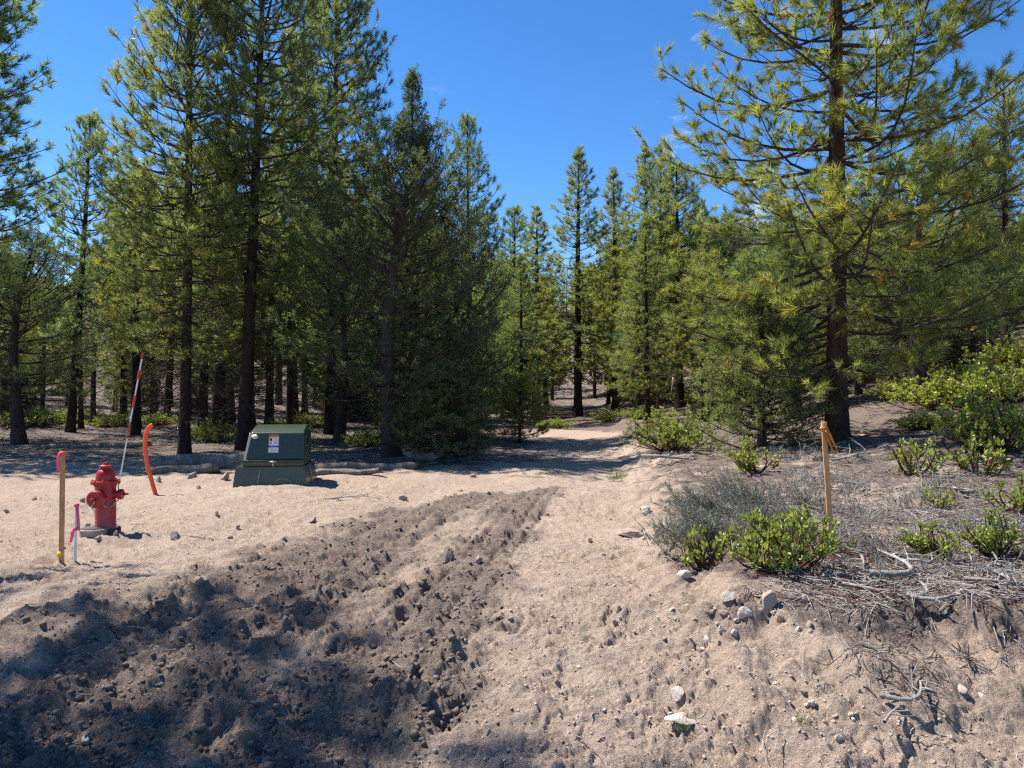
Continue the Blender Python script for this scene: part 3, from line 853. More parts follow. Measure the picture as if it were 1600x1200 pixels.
# ---- the wood behind: countable trees of the middle distance
rngF = np.random.default_rng(99)
def skyline(px):
    return float(np.interp(px, [-200, 0, 60, 110, 180, 230, 330, 560, 700, 790, 815, 870, 940, 1000, 1100, 1300, 1420, 1600, 1900], [200, 330, 420, 400, 330, 200, 150, 190, 280, 330, 380, 400, 370, 330, 310, 300, 320, 330, 300]))
placed = [(at(t[2], t[3])[0], t[3]) for t in TREES]
made = 0
KINDS = [MID_A, MID_B, MID_C, JUN_TALL, JUN_BIG]
LAB = {id(MID_A): 'slim pine', id(MID_B): 'pointed low-crowned pine', id(MID_C): 'bare-stemmed slim pine', id(JUN_TALL): 'upright juniper', id(JUN_BIG): 'rounded juniper'}
def where(px, dep):
    w = [(60, 'at the far left edge of the wood'), (200, 'behind the hydrant and its marker rod'), (300, 'behind the curved conduit'), (440, 'behind the left half of the transformer'), (560, 'behind the transformer, right of the thickest trunk'), (700, 'behind the big dark juniper'),
         (860, 'left of the track end'), (960, 'beyond the end of the track'), (1060, 'right of the track end'), (1190, 'behind the grey-green juniper bush'), (1340, 'behind the trunk of the large pine'), (1480, 'behind the sunlit bushes on the rise'), (9999, 'at the right edge above the bushes')]
    d = 'near the front' if dep < 28 else ('midway back' if dep < 37 else 'far back')
    return d + ' ' + next(t for p, t in w if px < p)
HT = {id(MID_A): 10.4, id(MID_B): 11.4, id(MID_C): 9.6, id(JUN_TALL): 9.6, id(JUN_BIG): 7.6}
for tries in range(7000):
    if made >= 112: break
    dep = rngF.uniform(20, 46)
    px = rngF.uniform(-120, 1720)
    x = (px - 800) / FPX * dep
    if dep < 38 and abs(px - np.interp(dep, [15, 25, 34, 46], [900, 885, 905, 900])) < 1164 * 2.3 / dep: continue
    if px > 1050 and dep < 21: continue
    if -5.5 < x < 2 and 20 < dep < 30: continue
    if px < 940 and rngF.random() < .55: continue
    if any((x - a) ** 2 + (dep - b) ** 2 < (1.9 if dep < 30 else 2.2) ** 2 for a, b in placed): continue
    d = KINDS[rngF.choice(5, p=[.26, .22, .24, .18, .10])]
    z = gz(x, dep)
    Hm = (600 - skyline(px)) * dep / FPX + EYE - z
    Hm *= rngF.uniform(.72, 1.0)
    s = Hm / HT[id(d)]
    if s < .3: continue
    s = min(s, 1.15)
    ws_ = min(1.25, max(.7, s * rngF.uniform(.95, 1.25)))
    lit = rngF.random()
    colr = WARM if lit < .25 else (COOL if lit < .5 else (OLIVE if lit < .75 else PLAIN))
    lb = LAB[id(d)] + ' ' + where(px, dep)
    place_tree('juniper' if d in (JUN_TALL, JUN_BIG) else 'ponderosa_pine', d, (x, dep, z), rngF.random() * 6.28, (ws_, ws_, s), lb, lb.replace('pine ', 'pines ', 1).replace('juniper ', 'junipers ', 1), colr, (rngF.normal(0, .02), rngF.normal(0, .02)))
    placed.append((x, dep)); made += 1
print('wood trees', made)

und = 0
for tries in range(600):
    if und >= 24: break
    dep = rngF.uniform(19, 40); px = rngF.uniform(-60, 1660)
    x = (px - 800) / FPX * dep
    if abs(px - 890) < 1164 * 2.4 / dep or (-5.5 < x < 2 and 20 < dep < 30) or (px > 1000 and dep < 23) or (px < 420 and dep < 31): continue
    if any((x - a) ** 2 + (dep - b) ** 2 < 1.0 for a, b in placed): continue
    sc_ = rngF.uniform(.7, 1.35)
    lb = 'young juniper under the trees ' + where(px, dep)
    place_tree('juniper', JUN_BUSH, (x, dep, gz(x, dep)), rngF.random() * 6.28, (sc_, sc_, sc_ * rngF.uniform(.9, 1.3)), lb, lb.replace('juniper', 'junipers', 1), (1.0, 1.05, .8))
    placed.append((x, dep)); und += 1
print('understorey', und)

# ---- far wood on the rise: one mass
def far_wood():
    rng = np.random.default_rng(5)
    base = []
    for sd in (1, 2, 3):
        r = np.random.default_rng(sd)
        pos, ax = [], []
        for i in range(240):
            u = r.random() ** .8; z = 1.0 + u * 9.0
            rad = 1.7 * float(tall(u)) * math.sqrt(r.random()) ; a = r.random() * 6.28
            pos.append((rad * math.cos(a), rad * math.sin(a), z + .2 * rad)); ax.append((math.cos(a), math.sin(a), .7))
        pos.append((0, 0, 10.1)); ax.append((0, 0, 1))
        C = needle_tris(r, np.array(pos), np.array(ax), 4, .48, .13, .2, np.clip(r.normal(.42, .15, len(pos)), 0, .85))
        base.append(C)
    acc = Acc(); tr = Acc()
    cnt = 0
    for _ in range(400):
        dep = rng.uniform(46, 140); px = rng.uniform(-250, 1850)
        x = (px - 800) / FPX * dep
        if 850 < px < 885 and 70 < dep < 110: continue
        z = gz(x, dep)
        H = min(rng.uniform(7, 12), max(3.0, (600 - skyline(px) - 40) * dep / FPX + EYE - z))
        C = base[rng.integers(3)]
        a = rng.random() * 6.28; s = H / 10.2; w = s * rng.uniform(.9, 1.3)
        Rm = np.array([[math.cos(a) * w, -math.sin(a) * w, 0], [math.sin(a) * w, math.cos(a) * w, 0], [0, 0, s]])
        acc.add(C[0] @ Rm.T + (x, dep, z), t=C[1], tint=np.clip(C[2] + rng.normal(0, .1), 0, .85))
        P = np.array([[[x, dep, z - .2], [x, dep, z + H * .5], [x, dep, z + H]]])
        tr.add(*tubes(P, [[.14, .09, .02]], 5))
        cnt += 1
    me = acc.data('far_wood', NEEDLE)
    o = ob('far_wood', me, None, 'stuff')
    tag(o, 'distant mass of pines on the rising ground behind the wood', 'forest')
    t = ob('trunks', tr.data('trunks', BARK), o, 'stuff')
far_wood()

# ------------------------------------------------------------------ bushes
def leafy_bush(seed, rx, ry, h, nst, nleaf, leaf_len, mat=MANZ, stem=STEM, tint0=.45, rosette=9):
    """woody stems from one foot, oval leaves in rosettes at their ends"""
    rng = np.random.default_rng(seed)
    P1, R1, P2, R2, tips, tax = [], [], [], [], [], []
    for i in range(nst):
        az = rng.random() * 6.28; rr = math.sqrt(rng.random())
        e = np.array([rx * rr * math.cos(az), ry * rr * math.sin(az), h * (1 - .5 * rr * rr) * rng.uniform(.6, 1.05)])
        s = np.linspace(0, 1, 6)[:, None]
        b = np.array([rng.normal(0, .08) * rx, rng.normal(0, .08) * ry, -.04])
        bend = rng.normal(0, .12, 3) * np.array([rx, ry, .4 * h])
        P = b + (e - b) * (s ** np.array([.85, .85, 1.25])) + bend * np.sin(s * 3.14)
        P1.append(P); R1.append((.010 + .006 * rng.random()) * (1 - .7 * s[:, 0]))
        for j in range(max(2, nleaf // nst // rosette)):
            f = rng.uniform(.45, 1.0); x = f * 5; i0 = min(int(x), 4)
            c = P[i0] + (P[i0 + 1] - P[i0]) * (x - i0)
            d = norm(rng.normal(size=3) * .7 + np.array([0, 0, .55]) + (e - b) * .4)
            l2 = rng.uniform(.05, .22) * (h * .7 + .25)
            s3 = np.linspace(0, 1, 3)[:, None]
            Q = c + d * l2 * s3
            P2.append(Q); R2.append(np.array([.0045, .0035, .0025])); tips.append(Q[-1]); tax.append(d)
    acc = Acc(); acc.add(*tubes(P1, R1, 5)); acc.add(*tubes(P2, R2, 3))
    st = acc.data('stems', stem)
    tips = np.repeat(np.array(tips), rosette, 0); tax = np.repeat(np.array(tax), rosette, 0)
    N = len(tips)
    perp = norm(np.cross(tax, rng.normal(size=(N, 3))))
    along = rng.random(N)[:, None]
    base = tips - tax * along * .07 + perp * .004
    d = norm(tax * (.4 + .5 * (1 - along)) + perp * .9 + np.array([0, 0, .25]))
    L = leaf_len * rng.uniform(.7, 1.2, N)[:, None]; W = L * .30
    wv = norm(np.cross(d, norm(tax + rng.normal(size=(N, 3)) * .5)))
    nn = np.cross(d, wv)
    V = np.stack([base, base + d * L * .45 + wv * W + nn * L * .08, base + d * L, base + d * L * .45 - wv * W + nn * L * .08], 1).reshape(-1, 3)
    i = np.arange(N)[:, None] * 4
    t = np.vstack([i + [0, 1, 2], i + [0, 2, 3]])
    tint = np.repeat(np.clip(tint0 + rng.normal(0, .2, N), 0, .92), 4)
    tint = np.where(np.repeat(rng.random(N) < .015, 4), 1.0, tint)
    lv = mesh_data('leaves', V, t, mat, False, tint)
    return st, lv

def brush(seed, rx, ry, h, nst, lean, leaves=9):
    """thin grey stems with tiny leaves"""
    rng = np.random.default_rng(seed)
    P1, R1, P2, R2 = [], [], [], []
    lp, ld = [], []
    feet = np.column_stack([rng.uniform(-1, 1, 7) * rx, rng.uniform(-1, 1, 7) * ry]); fh = rng.uniform(.55, 1.15, 7)
    for i in range(nst):
        kf = rng.integers(7)
        b = np.array([feet[kf, 0] + rng.normal(0, .10), feet[kf, 1] + rng.normal(0, .08), -.02])
        L = h * rng.uniform(.35, 1.25) * fh[kf]
        d = norm(np.array([lean[0], lean[1], 1.0]) + rng.normal(size=3) * np.array([.45, .45, .2]))
        s = np.linspace(0, 1, 5)[:, None]
        P = b + d * L * s + np.array([lean[0], lean[1], -.35]) * L * .25 * s ** 2 + rng.normal(0, .05, 3) * L * np.sin(s * 3.14)
        P1.append(P); R1.append(.0042 * (1 - .6 * s[:, 0]))
        for j in range(rng.integers(3, 7)):
            f = rng.uniform(.3, 1); x = f * 4; i0 = min(int(x), 3)
            c = P[i0] + (P[i0 + 1] - P[i0]) * (x - i0)
            d2 = norm(d + rng.normal(size=3) * .45); l2 = L * rng.uniform(.15, .4)
            s3 = np.linspace(0, 1, 3)[:, None]
            P2.append(c + d2 * l2 * s3); R2.append(np.array([.0028, .0022, .0016]))
            for q in range(leaves):
                lp.append(c + d2 * l2 * rng.random() * 1.0); ld.append(norm(d2 + rng.normal(size=3) * .7))
    acc = Acc(); acc.add(*tubes(P1, R1, 4)); acc.add(*tubes(P2, R2, 3))
    st = acc.data('stems', DEADWOOD)
    lp = np.array(lp); ld = np.array(ld); N = len(lp)
    wv = norm(np.cross(ld, rng.normal(size=(N, 3)))) * .0035
    L = rng.uniform(.018, .04, N)[:, None]
    V = np.stack([lp - wv, lp + wv, lp + ld * L], 1).reshape(-1, 3)
    lv = mesh_data('leaves', V, np.arange(N * 3).reshape(-1, 3), SAGE, False, np.repeat(np.clip(rng.normal(.5, .2, N), 0, 1), 3))
    return st, lv

B_BIG = leafy_bush(1, .62, .5, .50, 46, 2600, .044, tint0=.5)
B_MED = leafy_bush(2, .40, .34, .36, 26, 1100, .040, tint0=.5)
B_SML = leafy_bush(3, .22, .2, .30, 12, 380, .038, tint0=.55)
B_WIDE = leafy_bush(4, 1.2, .9, .75, 80, 5200, .052, tint0=.55)
S_BIG = brush(1, .60, .34, .46, 190, (-.95, -.15))
S_SML = brush(2, .38, .28, .34, 90, (-.3, 0), 6)
S_BARE = brush(3, .45, .35, .26, 52, (.2, 0), 1)

def place_bush(name, data, px, py, sc, rz, label, group=None, color=(1, 1, 1), dep=None):
    if dep is None:
        x, y, z = unproj(px, py)
    else:
        x, y, z = at(px, dep)
    t = thing(name, label, 'bush', (x, y, z), rz, group)
    t.scale = sc if isinstance(sc, tuple) else (sc, sc, sc)
    ob('stems', data[0], t, 'stuff')
    l = ob('leaves', data[1], t, 'stuff'); l.color = (*color, 1)
    return t

SUNNY = (1.3, 1.25, 1.1)  # sunlight put into the leaf tint, for bushes the large pine shades
place_bush('manzanita_bush', B_BIG, 1226, 890, (.76, .70, .98), .3, 'bright green leafy bush at the bank edge, directly left of the orange-flagged stake')
place_bush('manzanita_bush', B_SML, 1102, 884, 1.15, 1.0, 'small upright green bush at the left foot of the grey brush')
place_bush('manzanita_bush', B_MED, 1468, 872, (.8, .8, .72), 2.0, 'small round green bush right of the orange-flagged stake in the brush')
place_bush('manzanita_bush', B_MED, 1556, 866, (.8, .8, .95), 3.0, 'leafy bush with dark red stems beside the bleached branches at the right edge')
place_bush('manzanita_bush', B_MED, 1585, 800, (1.0, 1.0, 1.0), 4.2, 'green bush at the right edge, behind the one with dark red stems')
place_bush('manzanita_bush', B_SML, 1470, 800, 1.0, 5.0, 'tiny green sprig of bush among the dead twigs, behind the small round bush')
place_bush('manzanita_bush', B_MED, 1180, 738, 1.25, 1.4, 'low yellow-green bush under the grey-green juniper, left of the large pine')
place_bush('manzanita_bush', B_SML, 1425, 742, 1.7, 2.4, 'half-shaded green bush at the shadow edge right of the large pine')
place_bush('manzanita_bush', B_SML, 1530, 742, 1.6, 3.4, 'small green bush in front of the dark shaded brush at the right')
place_bush('manzanita_bush', B_WIDE, 1555, 705, (1.0, .9, 1.1), .8, 'wide dark bush lying in the tree shadow at the right edge', None, (.8, .85, .8))  # shade painted in as a darker leaf tint
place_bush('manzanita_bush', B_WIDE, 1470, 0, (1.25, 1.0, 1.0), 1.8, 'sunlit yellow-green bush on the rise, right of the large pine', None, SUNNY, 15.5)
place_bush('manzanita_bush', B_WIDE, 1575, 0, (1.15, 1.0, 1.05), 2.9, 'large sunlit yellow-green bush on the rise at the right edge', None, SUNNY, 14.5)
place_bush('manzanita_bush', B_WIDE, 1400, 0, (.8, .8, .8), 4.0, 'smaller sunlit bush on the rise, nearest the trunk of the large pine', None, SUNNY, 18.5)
place_bush('manzanita_bush', B_WIDE, 1050, 704, (.85, .8, 1.0), .2, 'sunlit green bush at the right edge of the dirt track')
place_bush('manzanita_bush', B_WIDE, 1005, 0, (.8, .8, .6), 2.2, 'low bush farther back along the right edge of the dirt track', None, PLAIN, 24.5)
place_bush('manzanita_bush', B_WIDE, 334, 0, (.75, .7, .85), 1.2, 'bright green bush between the two tall pine trunks behind the logs', None, (1.05, 1.1, .9), 20.5)
place_bush('manzanita_bush', B_WIDE, 575, 0, (.7, .7, .65), 2.2, 'green bush under the junipers right of the transformer', None, PLAIN, 18.6)
for px, dep, s, lab in ((45, 27, 1.5, 'leftmost of the low bright bushes behind the clearing'), (105, 30, 1.4, 'low bright bush behind the slim leaning pine'), (175, 28, 1.1, 'low bright bush beside the dark pine behind the marker rod'),
                        (250, 29, 1.0, 'low bright bush seen just left of the tall full-crowned pine'), (470, 27, 1.1, 'low bush in the wood beyond the transformer'),
                        (690, 26, .9, 'low bush in the wood beyond the big juniper'), (868, 26, .75, 'low green bush closing the far end of the dirt track'), (955, 29, 1.0, 'low green bush at the foot of the pines at the track end'),
                        (1110, 22, 1.0, 'low bush behind the grey-green juniper bush'), (1080, 30, 1.2, 'low bush under the thin sparse pine')):
    place_bush('manzanita_bush', B_WIDE, px, 0, (s, s, s * .6), px * .1, lab, 'low bushes in the wood', (1.0, 1.05, .85), dep)
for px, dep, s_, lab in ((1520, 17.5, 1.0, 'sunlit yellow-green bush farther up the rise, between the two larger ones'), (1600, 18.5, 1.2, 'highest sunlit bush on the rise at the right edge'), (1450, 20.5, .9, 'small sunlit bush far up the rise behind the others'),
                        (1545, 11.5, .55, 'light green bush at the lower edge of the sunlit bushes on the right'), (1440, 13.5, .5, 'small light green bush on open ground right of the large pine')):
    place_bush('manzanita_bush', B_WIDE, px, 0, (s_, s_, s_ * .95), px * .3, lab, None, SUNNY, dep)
place_bush('sagebrush', S_BIG, 1160, 842, 1.05, 0.0, 'wide grey-green brush leaning left at the edge of the bank')
place_bush('sagebrush', S_BIG, 1120, 795, 1.0, .3, 'grey-green brush on the bank edge, behind the widest one')
place_bush('sagebrush', S_SML, 1085, 850, 1.0, .9, 'small grey brush tuft hanging at the left corner of the bank')
place_bush('sagebrush', S_SML, 1225, 790, .9, 2.0, 'grey brush tuft behind the bright green bush')
for i, (px, py, s) in enumerate(((1350, 820, 1.0), (1405, 790, 1.1), (1370, 870, .9), (1330, 770, 1.1), (1500, 830, .9), (1260, 755, 1.1), (1390, 905, .8), (1540, 900, .8), (1420, 845, 1.0), (1240, 720, 1.2), (1345, 855, .9), (1300, 800, 1.0), (1450, 770, 1.1), (1570, 830, 1.0))):
    place_bush('dry_brush', S_BARE, px, py, s, i * 1.7, 'leafless tangle of grey twigs on the right bank', 'leafless twig tangles on the bank')

# ------------------------------------------------------------------ dead branches, logs, stones
def dead_branch(seed, L, r, nsub=6, flat=.12):
    rng = np.random.default_rng(seed)
    s = np.linspace(0, 1, 9)[:, None]
    P = np.concatenate([L * (s - .5), .16 * L * np.sin(s * 4 + rng.random() * 6) * rng.normal(0, 1), r + flat * L * (.2 * np.sin(s * 5 + rng.random() * 6) + .25)], 1)
    acc = Acc(); acc.add(*tubes([P], [r * (1.05 - .85 * s[:, 0])], 7))
    SP, SR, TP, TR = [], [], [], []
    for i in range(nsub):
        f = rng.uniform(.2, .95); x = f * 8; i0 = min(int(x), 7)
        b = P[i0] + (P[i0 + 1] - P[i0]) * (x - i0)
        d = norm(np.array([.7, rng.choice([-1, 1]) * rng.uniform(.4, 1.1), rng.uniform(-.1, .55)])); l2 = L * rng.uniform(.18, .45)
        s5 = np.linspace(0, 1, 6)[:, None]
        Q = b + d * l2 * s5 + rng.normal(0, .12, 3) * l2 * np.sin(s5 * 4)
        Q[:, 2] = np.maximum(Q[:, 2], .004)
        SP.append(Q); SR.append(r * .5 * (1.05 - .85 * s5[:, 0]))
        for j in range(3):
            f2 = rng.uniform(.3, 1); x = f2 * 5; k0 = min(int(x), 4)
            c = Q[k0] + (Q[k0 + 1] - Q[k0]) * (x - k0)
            d2 = norm(d + rng.normal(size=3) * .7); s4 = np.linspace(0, 1, 4)[:, None]
            W = c + d2 * l2 * rng.uniform(.2, .5) * s4
            W[:, 2] = np.maximum(W[:, 2], .003)
            TP.append(W); TR.append(r * .22 * (1.05 - .7 * s4[:, 0]))
    acc.add(*tubes(SP, SR, 5)); acc.add(*tubes(TP, TR, 4))
    return acc.data('dead_branch', DEADWOOD, True)
DB = [dead_branch(i, 1.0, r, ns) for i, (r, ns) in enumerate(((.016, 7), (.024, 5), (.012, 9), (.030, 4)))]
def put_branch(k, px, py, sc, rz, label, group=None, tilt=0.0):
    x, y, z = unproj(px, py)
    o = ob('dead_branch', DB[k]); o.location = (x, y, z - .005); o.scale = (sc,) * 3; o.rotation_euler = (0, tilt, rz)
    tag(o, label, 'branch', group)
put_branch(1, 1570, 912, .6, .1, 'thick bleached branch lying at the right edge of the bank')
put_branch(3, 1420, 1078, .42, .1, 'dark root stub sticking out of the cut slope')
put_branch(0, 1410, 1110, .50, .8, 'thin curved branch hanging down the cut slope below the root stub')
put_branch(3, 1480, 935, .5, -.3, 'short thick pale branch near the bank lip')
put_branch(2, 1345, 718, 1.3, .35, 'spiky bleached branch on the ground at the foot of the large pine')
put_branch(1, 1060, 720, 1.3, .1, 'pale driftwood-like branch on the bank edge beside the dirt track')
put_branch(0, 1110, 700, 1.4, .5, 'second pale branch behind the driftwood-like one by the track')
put_branch(2, 550, 782, .8, -.2, 'small twiggy branch lying on open soil right of the transformer')
put_branch(3, 215, 728, 1.0, .35, 'dark broken branch lying on the shaded ground behind the hydrant')
put_branch(2, 250, 735, 1.0, 1.1, 'thin twiggy branch at the foot of the logs behind the conduit')
rngB = np.random.default_rng(12)
for i in range(34):
    px, py = rngB.uniform(1180, 1600), rngB.uniform(720, 925)
    put_branch(int(rngB.integers(0, 4)), px, py, rngB.uniform(.35, .8), rngB.random() * 6.28, 'bleached dead branch lying among the brush on the right bank', 'bleached branches on the bank', rngB.normal(0, .1))

def log_mesh(seed, L, r0, r1, mat, bend=.05):
    rng = np.random.default_rng(seed)
    k, n = 22, 14
    s = np.linspace(0, 1, k); a = np.arange(n) * 2 * math.pi / n
    S, A = np.meshgrid(s, a, indexing='ij')
    rad = (r0 + (r1 - r0) * S) * (1 + .28 * noise2(S * 5, np.cos(A) * 1.5 + seed, seed) + .18 * noise2(S * 3, A * 2.2, seed + 1))
    x = L * (S - .5) + np.where((S == 0) | (S == 1), rng.normal(0, .05, S.shape), 0)
    V = np.stack([x, rad * np.cos(A) + bend * L * np.sin(S * 3.1), rad * np.sin(A) * .85 + r0 * .75 + .02 * np.sin(S * 7)], -1).reshape(-1, 3)
    idx = np.arange(k * n).reshape(k, n)
    q = np.stack([idx[:-1], idx[1:], np.roll(idx, -1, 1)[1:], np.roll(idx, -1, 1)[:-1]], -1).reshape(-1, 4)
    c0 = V[:n].mean(0) + (.05, 0, 0); c1 = V[-n:].mean(0) - (.05, 0, 0)
    V = np.vstack([V, c0, c1]); N = k * n
    t = [[N, i, (i + 1) % n] for i in range(n)] + [[N + 1, idx[-1, (i + 1) % n], idx[-1, i]] for i in range(n)]
    return mesh_data('log', V, [q, t], mat, True)
def put_log(seed, px, py, L, r0, r1, rz, label, bend=.04):
    x, y, z = unproj(px, py)
    o = ob('log', log_mesh(seed, L, r0, r1, LOGWOOD, bend)); o.location = (x, y, z - .03); o.rotation_euler = (0, R(-2), rz)
    tag(o, label, 'log')
put_log(1, 326, 733, 1.85, .17, .22, .14, 'weathered grey log lying left of the transformer behind the spoil')
put_log(2, 283, 738, 1.2, .08, .12, .35, 'thinner split log leaning against the left end of the grey log')
put_log(3, 578, 735, 1.9, .11, .08, -.05, 'grey barkless log lying in the shade right of the transformer')
put_log(4, 540, 741, 1.2, .07, .06, .25, 'short dark log in front of the barkless one right of the transformer')
put_log(5, 150, 700, 2.6, .09, .06, .08, 'dark fallen log on the shaded ground behind the hydrant')
put_log(6, 660, 722, .55, .15, .14, .3, 'stubby log end at the foot of the big juniper')

def rock_data(seed, mat, sub=3, flat=.65):
    bmk = bmesh.new()
    bmesh.ops.create_icosphere(bmk, subdivisions=sub, radius=1)
    rng = np.random.default_rng(seed)
    nrm = norm(rng.normal(size=(13, 3))); off = rng.uniform(.42, .85, 13)
    for v in bmk.verts:
        p = np.array(v.co)
        for a, b in zip(nrm, off):
            e = p @ a - b
            if e > 0: p = p - a * e
        p = p * (1 + .10 * float(noise2(np.array([p[0] * 3 + seed]), np.array([p[1] * 3 + p[2] * 2]), seed)[0]))
        v.co = (p[0], p[1] * .8, p[2] * flat)
    me = bpy.data.meshes.new('stone'); bmk.to_mesh(me); bmk.free(); me.materials.append(mat)
    return me
ROCKS = [rock_data(i, STONE_PALE) for i in range(3)] + [rock_data(i + 7, STONE_TAN) for i in range(3)]
ROCKS += [rock_data(21, CLOD_DARK), rock_data(22, CLOD_DARK)]
def put_rock(k, px, py, wpx, label, group=None, rz=0.0):
    x, y, z = unproj(px, py)
    s = wpx / FPX * y * .62
    o = ob('stone', ROCKS[k]); o.location = (x, y, z + s * .12); o.scale = (s, s, s); o.rotation_euler = (rz * .3, rz * .2, rz)
    if wpx > 40:
        o.scale = (s * 1.15, s, s * .5); o.rotation_euler = (.1, .05, .25); o.location.z = z + s * .05
    tag(o, label, 'stone', group)
for a in ((0, 1068, 902, 24, 'pale stone at the left corner of the bank under the small upright bush'), (1, 1137, 938, 24, 'pale stone on the bank lip left of the bright green bush'),
          (2, 1258, 940, 16, 'small pale upright stone at the bank lip below the bright green bush'), (0, 1165, 960, 26, 'pale flattish stone just under the bank lip'),
          (1, 1058, 1090, 26, 'whitish stone lying midway down the cut slope'), (2, 1065, 1128, 44, 'long whitish flat stone low on the cut slope'),
          (0, 1502, 1086, 20, 'white stone beside the root stub on the cut slope'), (3, 985, 838, 42, 'tan slab of stone on the soil left of the grey brush'),
          (4, 1030, 838, 26, 'tan stone at the foot of the grey brush'), (0, 1010, 800, 22, 'pale stone at the top of the bank beside the track'),
          (6, 700, 877, 36, 'brown flat clod lying on the dark tyre track'), (3, 272, 843, 22, 'tan stone lying right of the hydrant'), (4, 1200, 945, 36, 'tan rock set in the bank lip'),
          (7, 660, 1090, 38, 'lumpy brown lump of soil at the edge of the dark track'), (1, 135, 1160, 16, 'pale stone in the shaded foreground'), (4, 300, 746, 16, 'tan stone in the spoil in front of the logs'), (5, 350, 750, 16, 'brown stone in the spoil next to the transformer')):
    put_rock(a[0], a[1], a[2], a[3], a[4], None, a[1] * .37)
for i in range(70):
    if i % 2: px, py = rngB.uniform(700, 1590), rngB.uniform(830, 1190)
    else: px, py = rngB.normal(1130, 90), rngB.normal(965, 35)
    if (px > 1100 and py < 945) or px < 690: continue
    put_rock(int(rngB.integers(0, 6)), px, py, rngB.uniform(6, 15), 'small stone scattered on the bare soil of the slope', 'small stones on the slope', px)

for i in range(26):
    px, py = rngB.uniform(0, 760), rngB.uniform(735, 870)
    if py > 1010 - .33 * px or (340 < px < 510 and py < 768): continue
    put_rock(3 + i % 3, px, py, rngB.uniform(7, 15), 'small tan stone lying on the sunlit clearing', 'small stones on the clearing', px)

def scatter(name, label, cat, n, px_r, py_r, mat, smin, smax, keep, seed, pw=2.2):
    """gravel, clods: many small lumps of soil as one mass"""
    rng = np.random.default_rng(seed)
    ico = bmesh.new(); bmesh.ops.create_icosphere(ico, subdivisions=1, radius=1)
    v0 = np.array([v.co[:] for v in ico.verts]); f0 = np.array([[v.index for v in f.verts] for f in ico.faces]); ico.free()
    v1 = norm(rng.normal(size=(12, 3)))
    px = rng.uniform(*px_r, n); py = rng.uniform(*py_r, n)
    dep = EYE / np.maximum((py - 600) / FPX, .02) * 1.0
    dep = (EYE + .12) * FPX / (py - 600)
    x = (px - 800) / FPX * dep; y = dep
    k = keep(x, y, rng); x, y = x[k], y[k]
    z = ground(x, y)
    m = len(x)
    s = smin + (smax - smin) * rng.random(m) ** pw
    J = np.clip(1 + rng.normal(0, .30, (m, len(v0), 1)), .45, 1.7)
    V = v0[None] * J * (s[:, None, None] * np.array([1, 1, .75]) * rng.uniform(.7, 1.2, (m, 1, 3)))
    a = rng.random(m) * 6.28; c, sn = np.cos(a)[:, None], np.sin(a)[:, None]
    V = np.stack([V[..., 0] * c - V[..., 1] * sn, V[..., 0] * sn + V[..., 1] * c, V[..., 2]], -1)
    V += np.stack([x, y, z + s * .15], -1)[:, None]
    F = (f0[None] + (np.arange(m) * len(v0))[:, None, None]).reshape(-1, 3)
    o = mk(name, V.reshape(-1, 3), F, mat, None, False, kind='stuff'); tag(o, label, cat)
    print(name, m)
in_wet = lambda x, y, r: (soil_masks(x, y)[0] > r.uniform(.35, .9, len(x)))
in_dry = lambda x, y, r: (soil_masks(x, y)[0] < .5) & (bank(x, y) < .35) & (soil_masks(x, y)[1] < .5)
scatter('soil_clods', 'loose dark clods of moist soil along the tyre tracks', 'soil', 15000, (-40, 960), (770, 1260), CLOD_DARK, .004, .026, in_wet, 1, 3.6)
scatter('gravel', 'tan crumbs and grit on the dry bare soil', 'gravel', 12000, (-40, 1640), (740, 1260), SOIL_CRUMB, .003, .013, in_dry, 2, 4)
scatter('pale_gravel', 'pale pebbles scattered over the bare soil', 'gravel', 1300, (-40, 1640), (740, 1260), STONE_PALE, .003, .017, in_dry, 3, 3.5)

def twig_litter(name, label, n, px_r, py_r, keep, seed, mat, lmin, lmax, rad):
    rng = np.random.default_rng(seed)
    px = rng.uniform(*px_r, n); py = rng.uniform(*py_r, n)
    xs, ys = [], []
    dep = 1.3 * FPX / (py - 600)
    x = (px - 800) / FPX * dep; y = dep
    k = keep(x, y, rng); x, y = x[k], y[k]; m = len(x)
    L = rng.uniform(lmin, lmax, m) * (.6 + .06 * y); a = rng.random(m) * 6.28
    s = np.linspace(-.5, .5, 4)
    bx = rng.normal(0, .32, m)
    X = x[:, None] + (L * np.cos(a))[:, None] * s + (bx * L * -np.sin(a))[:, None] * (s * s * 4)
    Y = y[:, None] + (L * np.sin(a))[:, None] * s + (bx * L * np.cos(a))[:, None] * (s * s * 4)
    Z = ground(X.ravel(), Y.ravel()).reshape(X.shape) + .006 + np.abs(rng.normal(0, .035, m))[:, None] * rng.random((m, 1)) + rng.normal(0, .25, m)[:, None] * L[:, None] * s * .35
    P = np.stack([X, Y, Z], -1)
    Rr = (rad * rng.uniform(.5, 1.4, m))[:, None] * np.array([1, .9, .75, .5])
    V, q = tubes(P, Rr, 3)
    o = mk(name, V, q, mat, None, kind='stuff'); tag(o, label, 'litter')
    print(name, m)
on_bank = lambda x, y, r: bank(x, y) > .96 + .035 * r.random(len(x))
twig_litter('twig_litter', 'grey dead twigs littering the brushy bank', 3600, (1040, 1660), (690, 985), on_bank, 4, DEADWOOD, .08, .40, .0040)
twig_litter('dark_twig_litter', 'dark and reddish twigs mixed into the litter of the bank', 2600, (1040, 1660), (690, 985), on_bank, 5, STEM, .08, .30, .004)
GULLY = world_line([(1420, 930, .22), (1390, 990, .16), (1340, 1050, .14), (1400, 1085, .12), (1560, 1000, .14)])
in_gully = lambda x, y, r: poly_mask(x, y, GULLY) > r.uniform(-.2, .6, len(x))
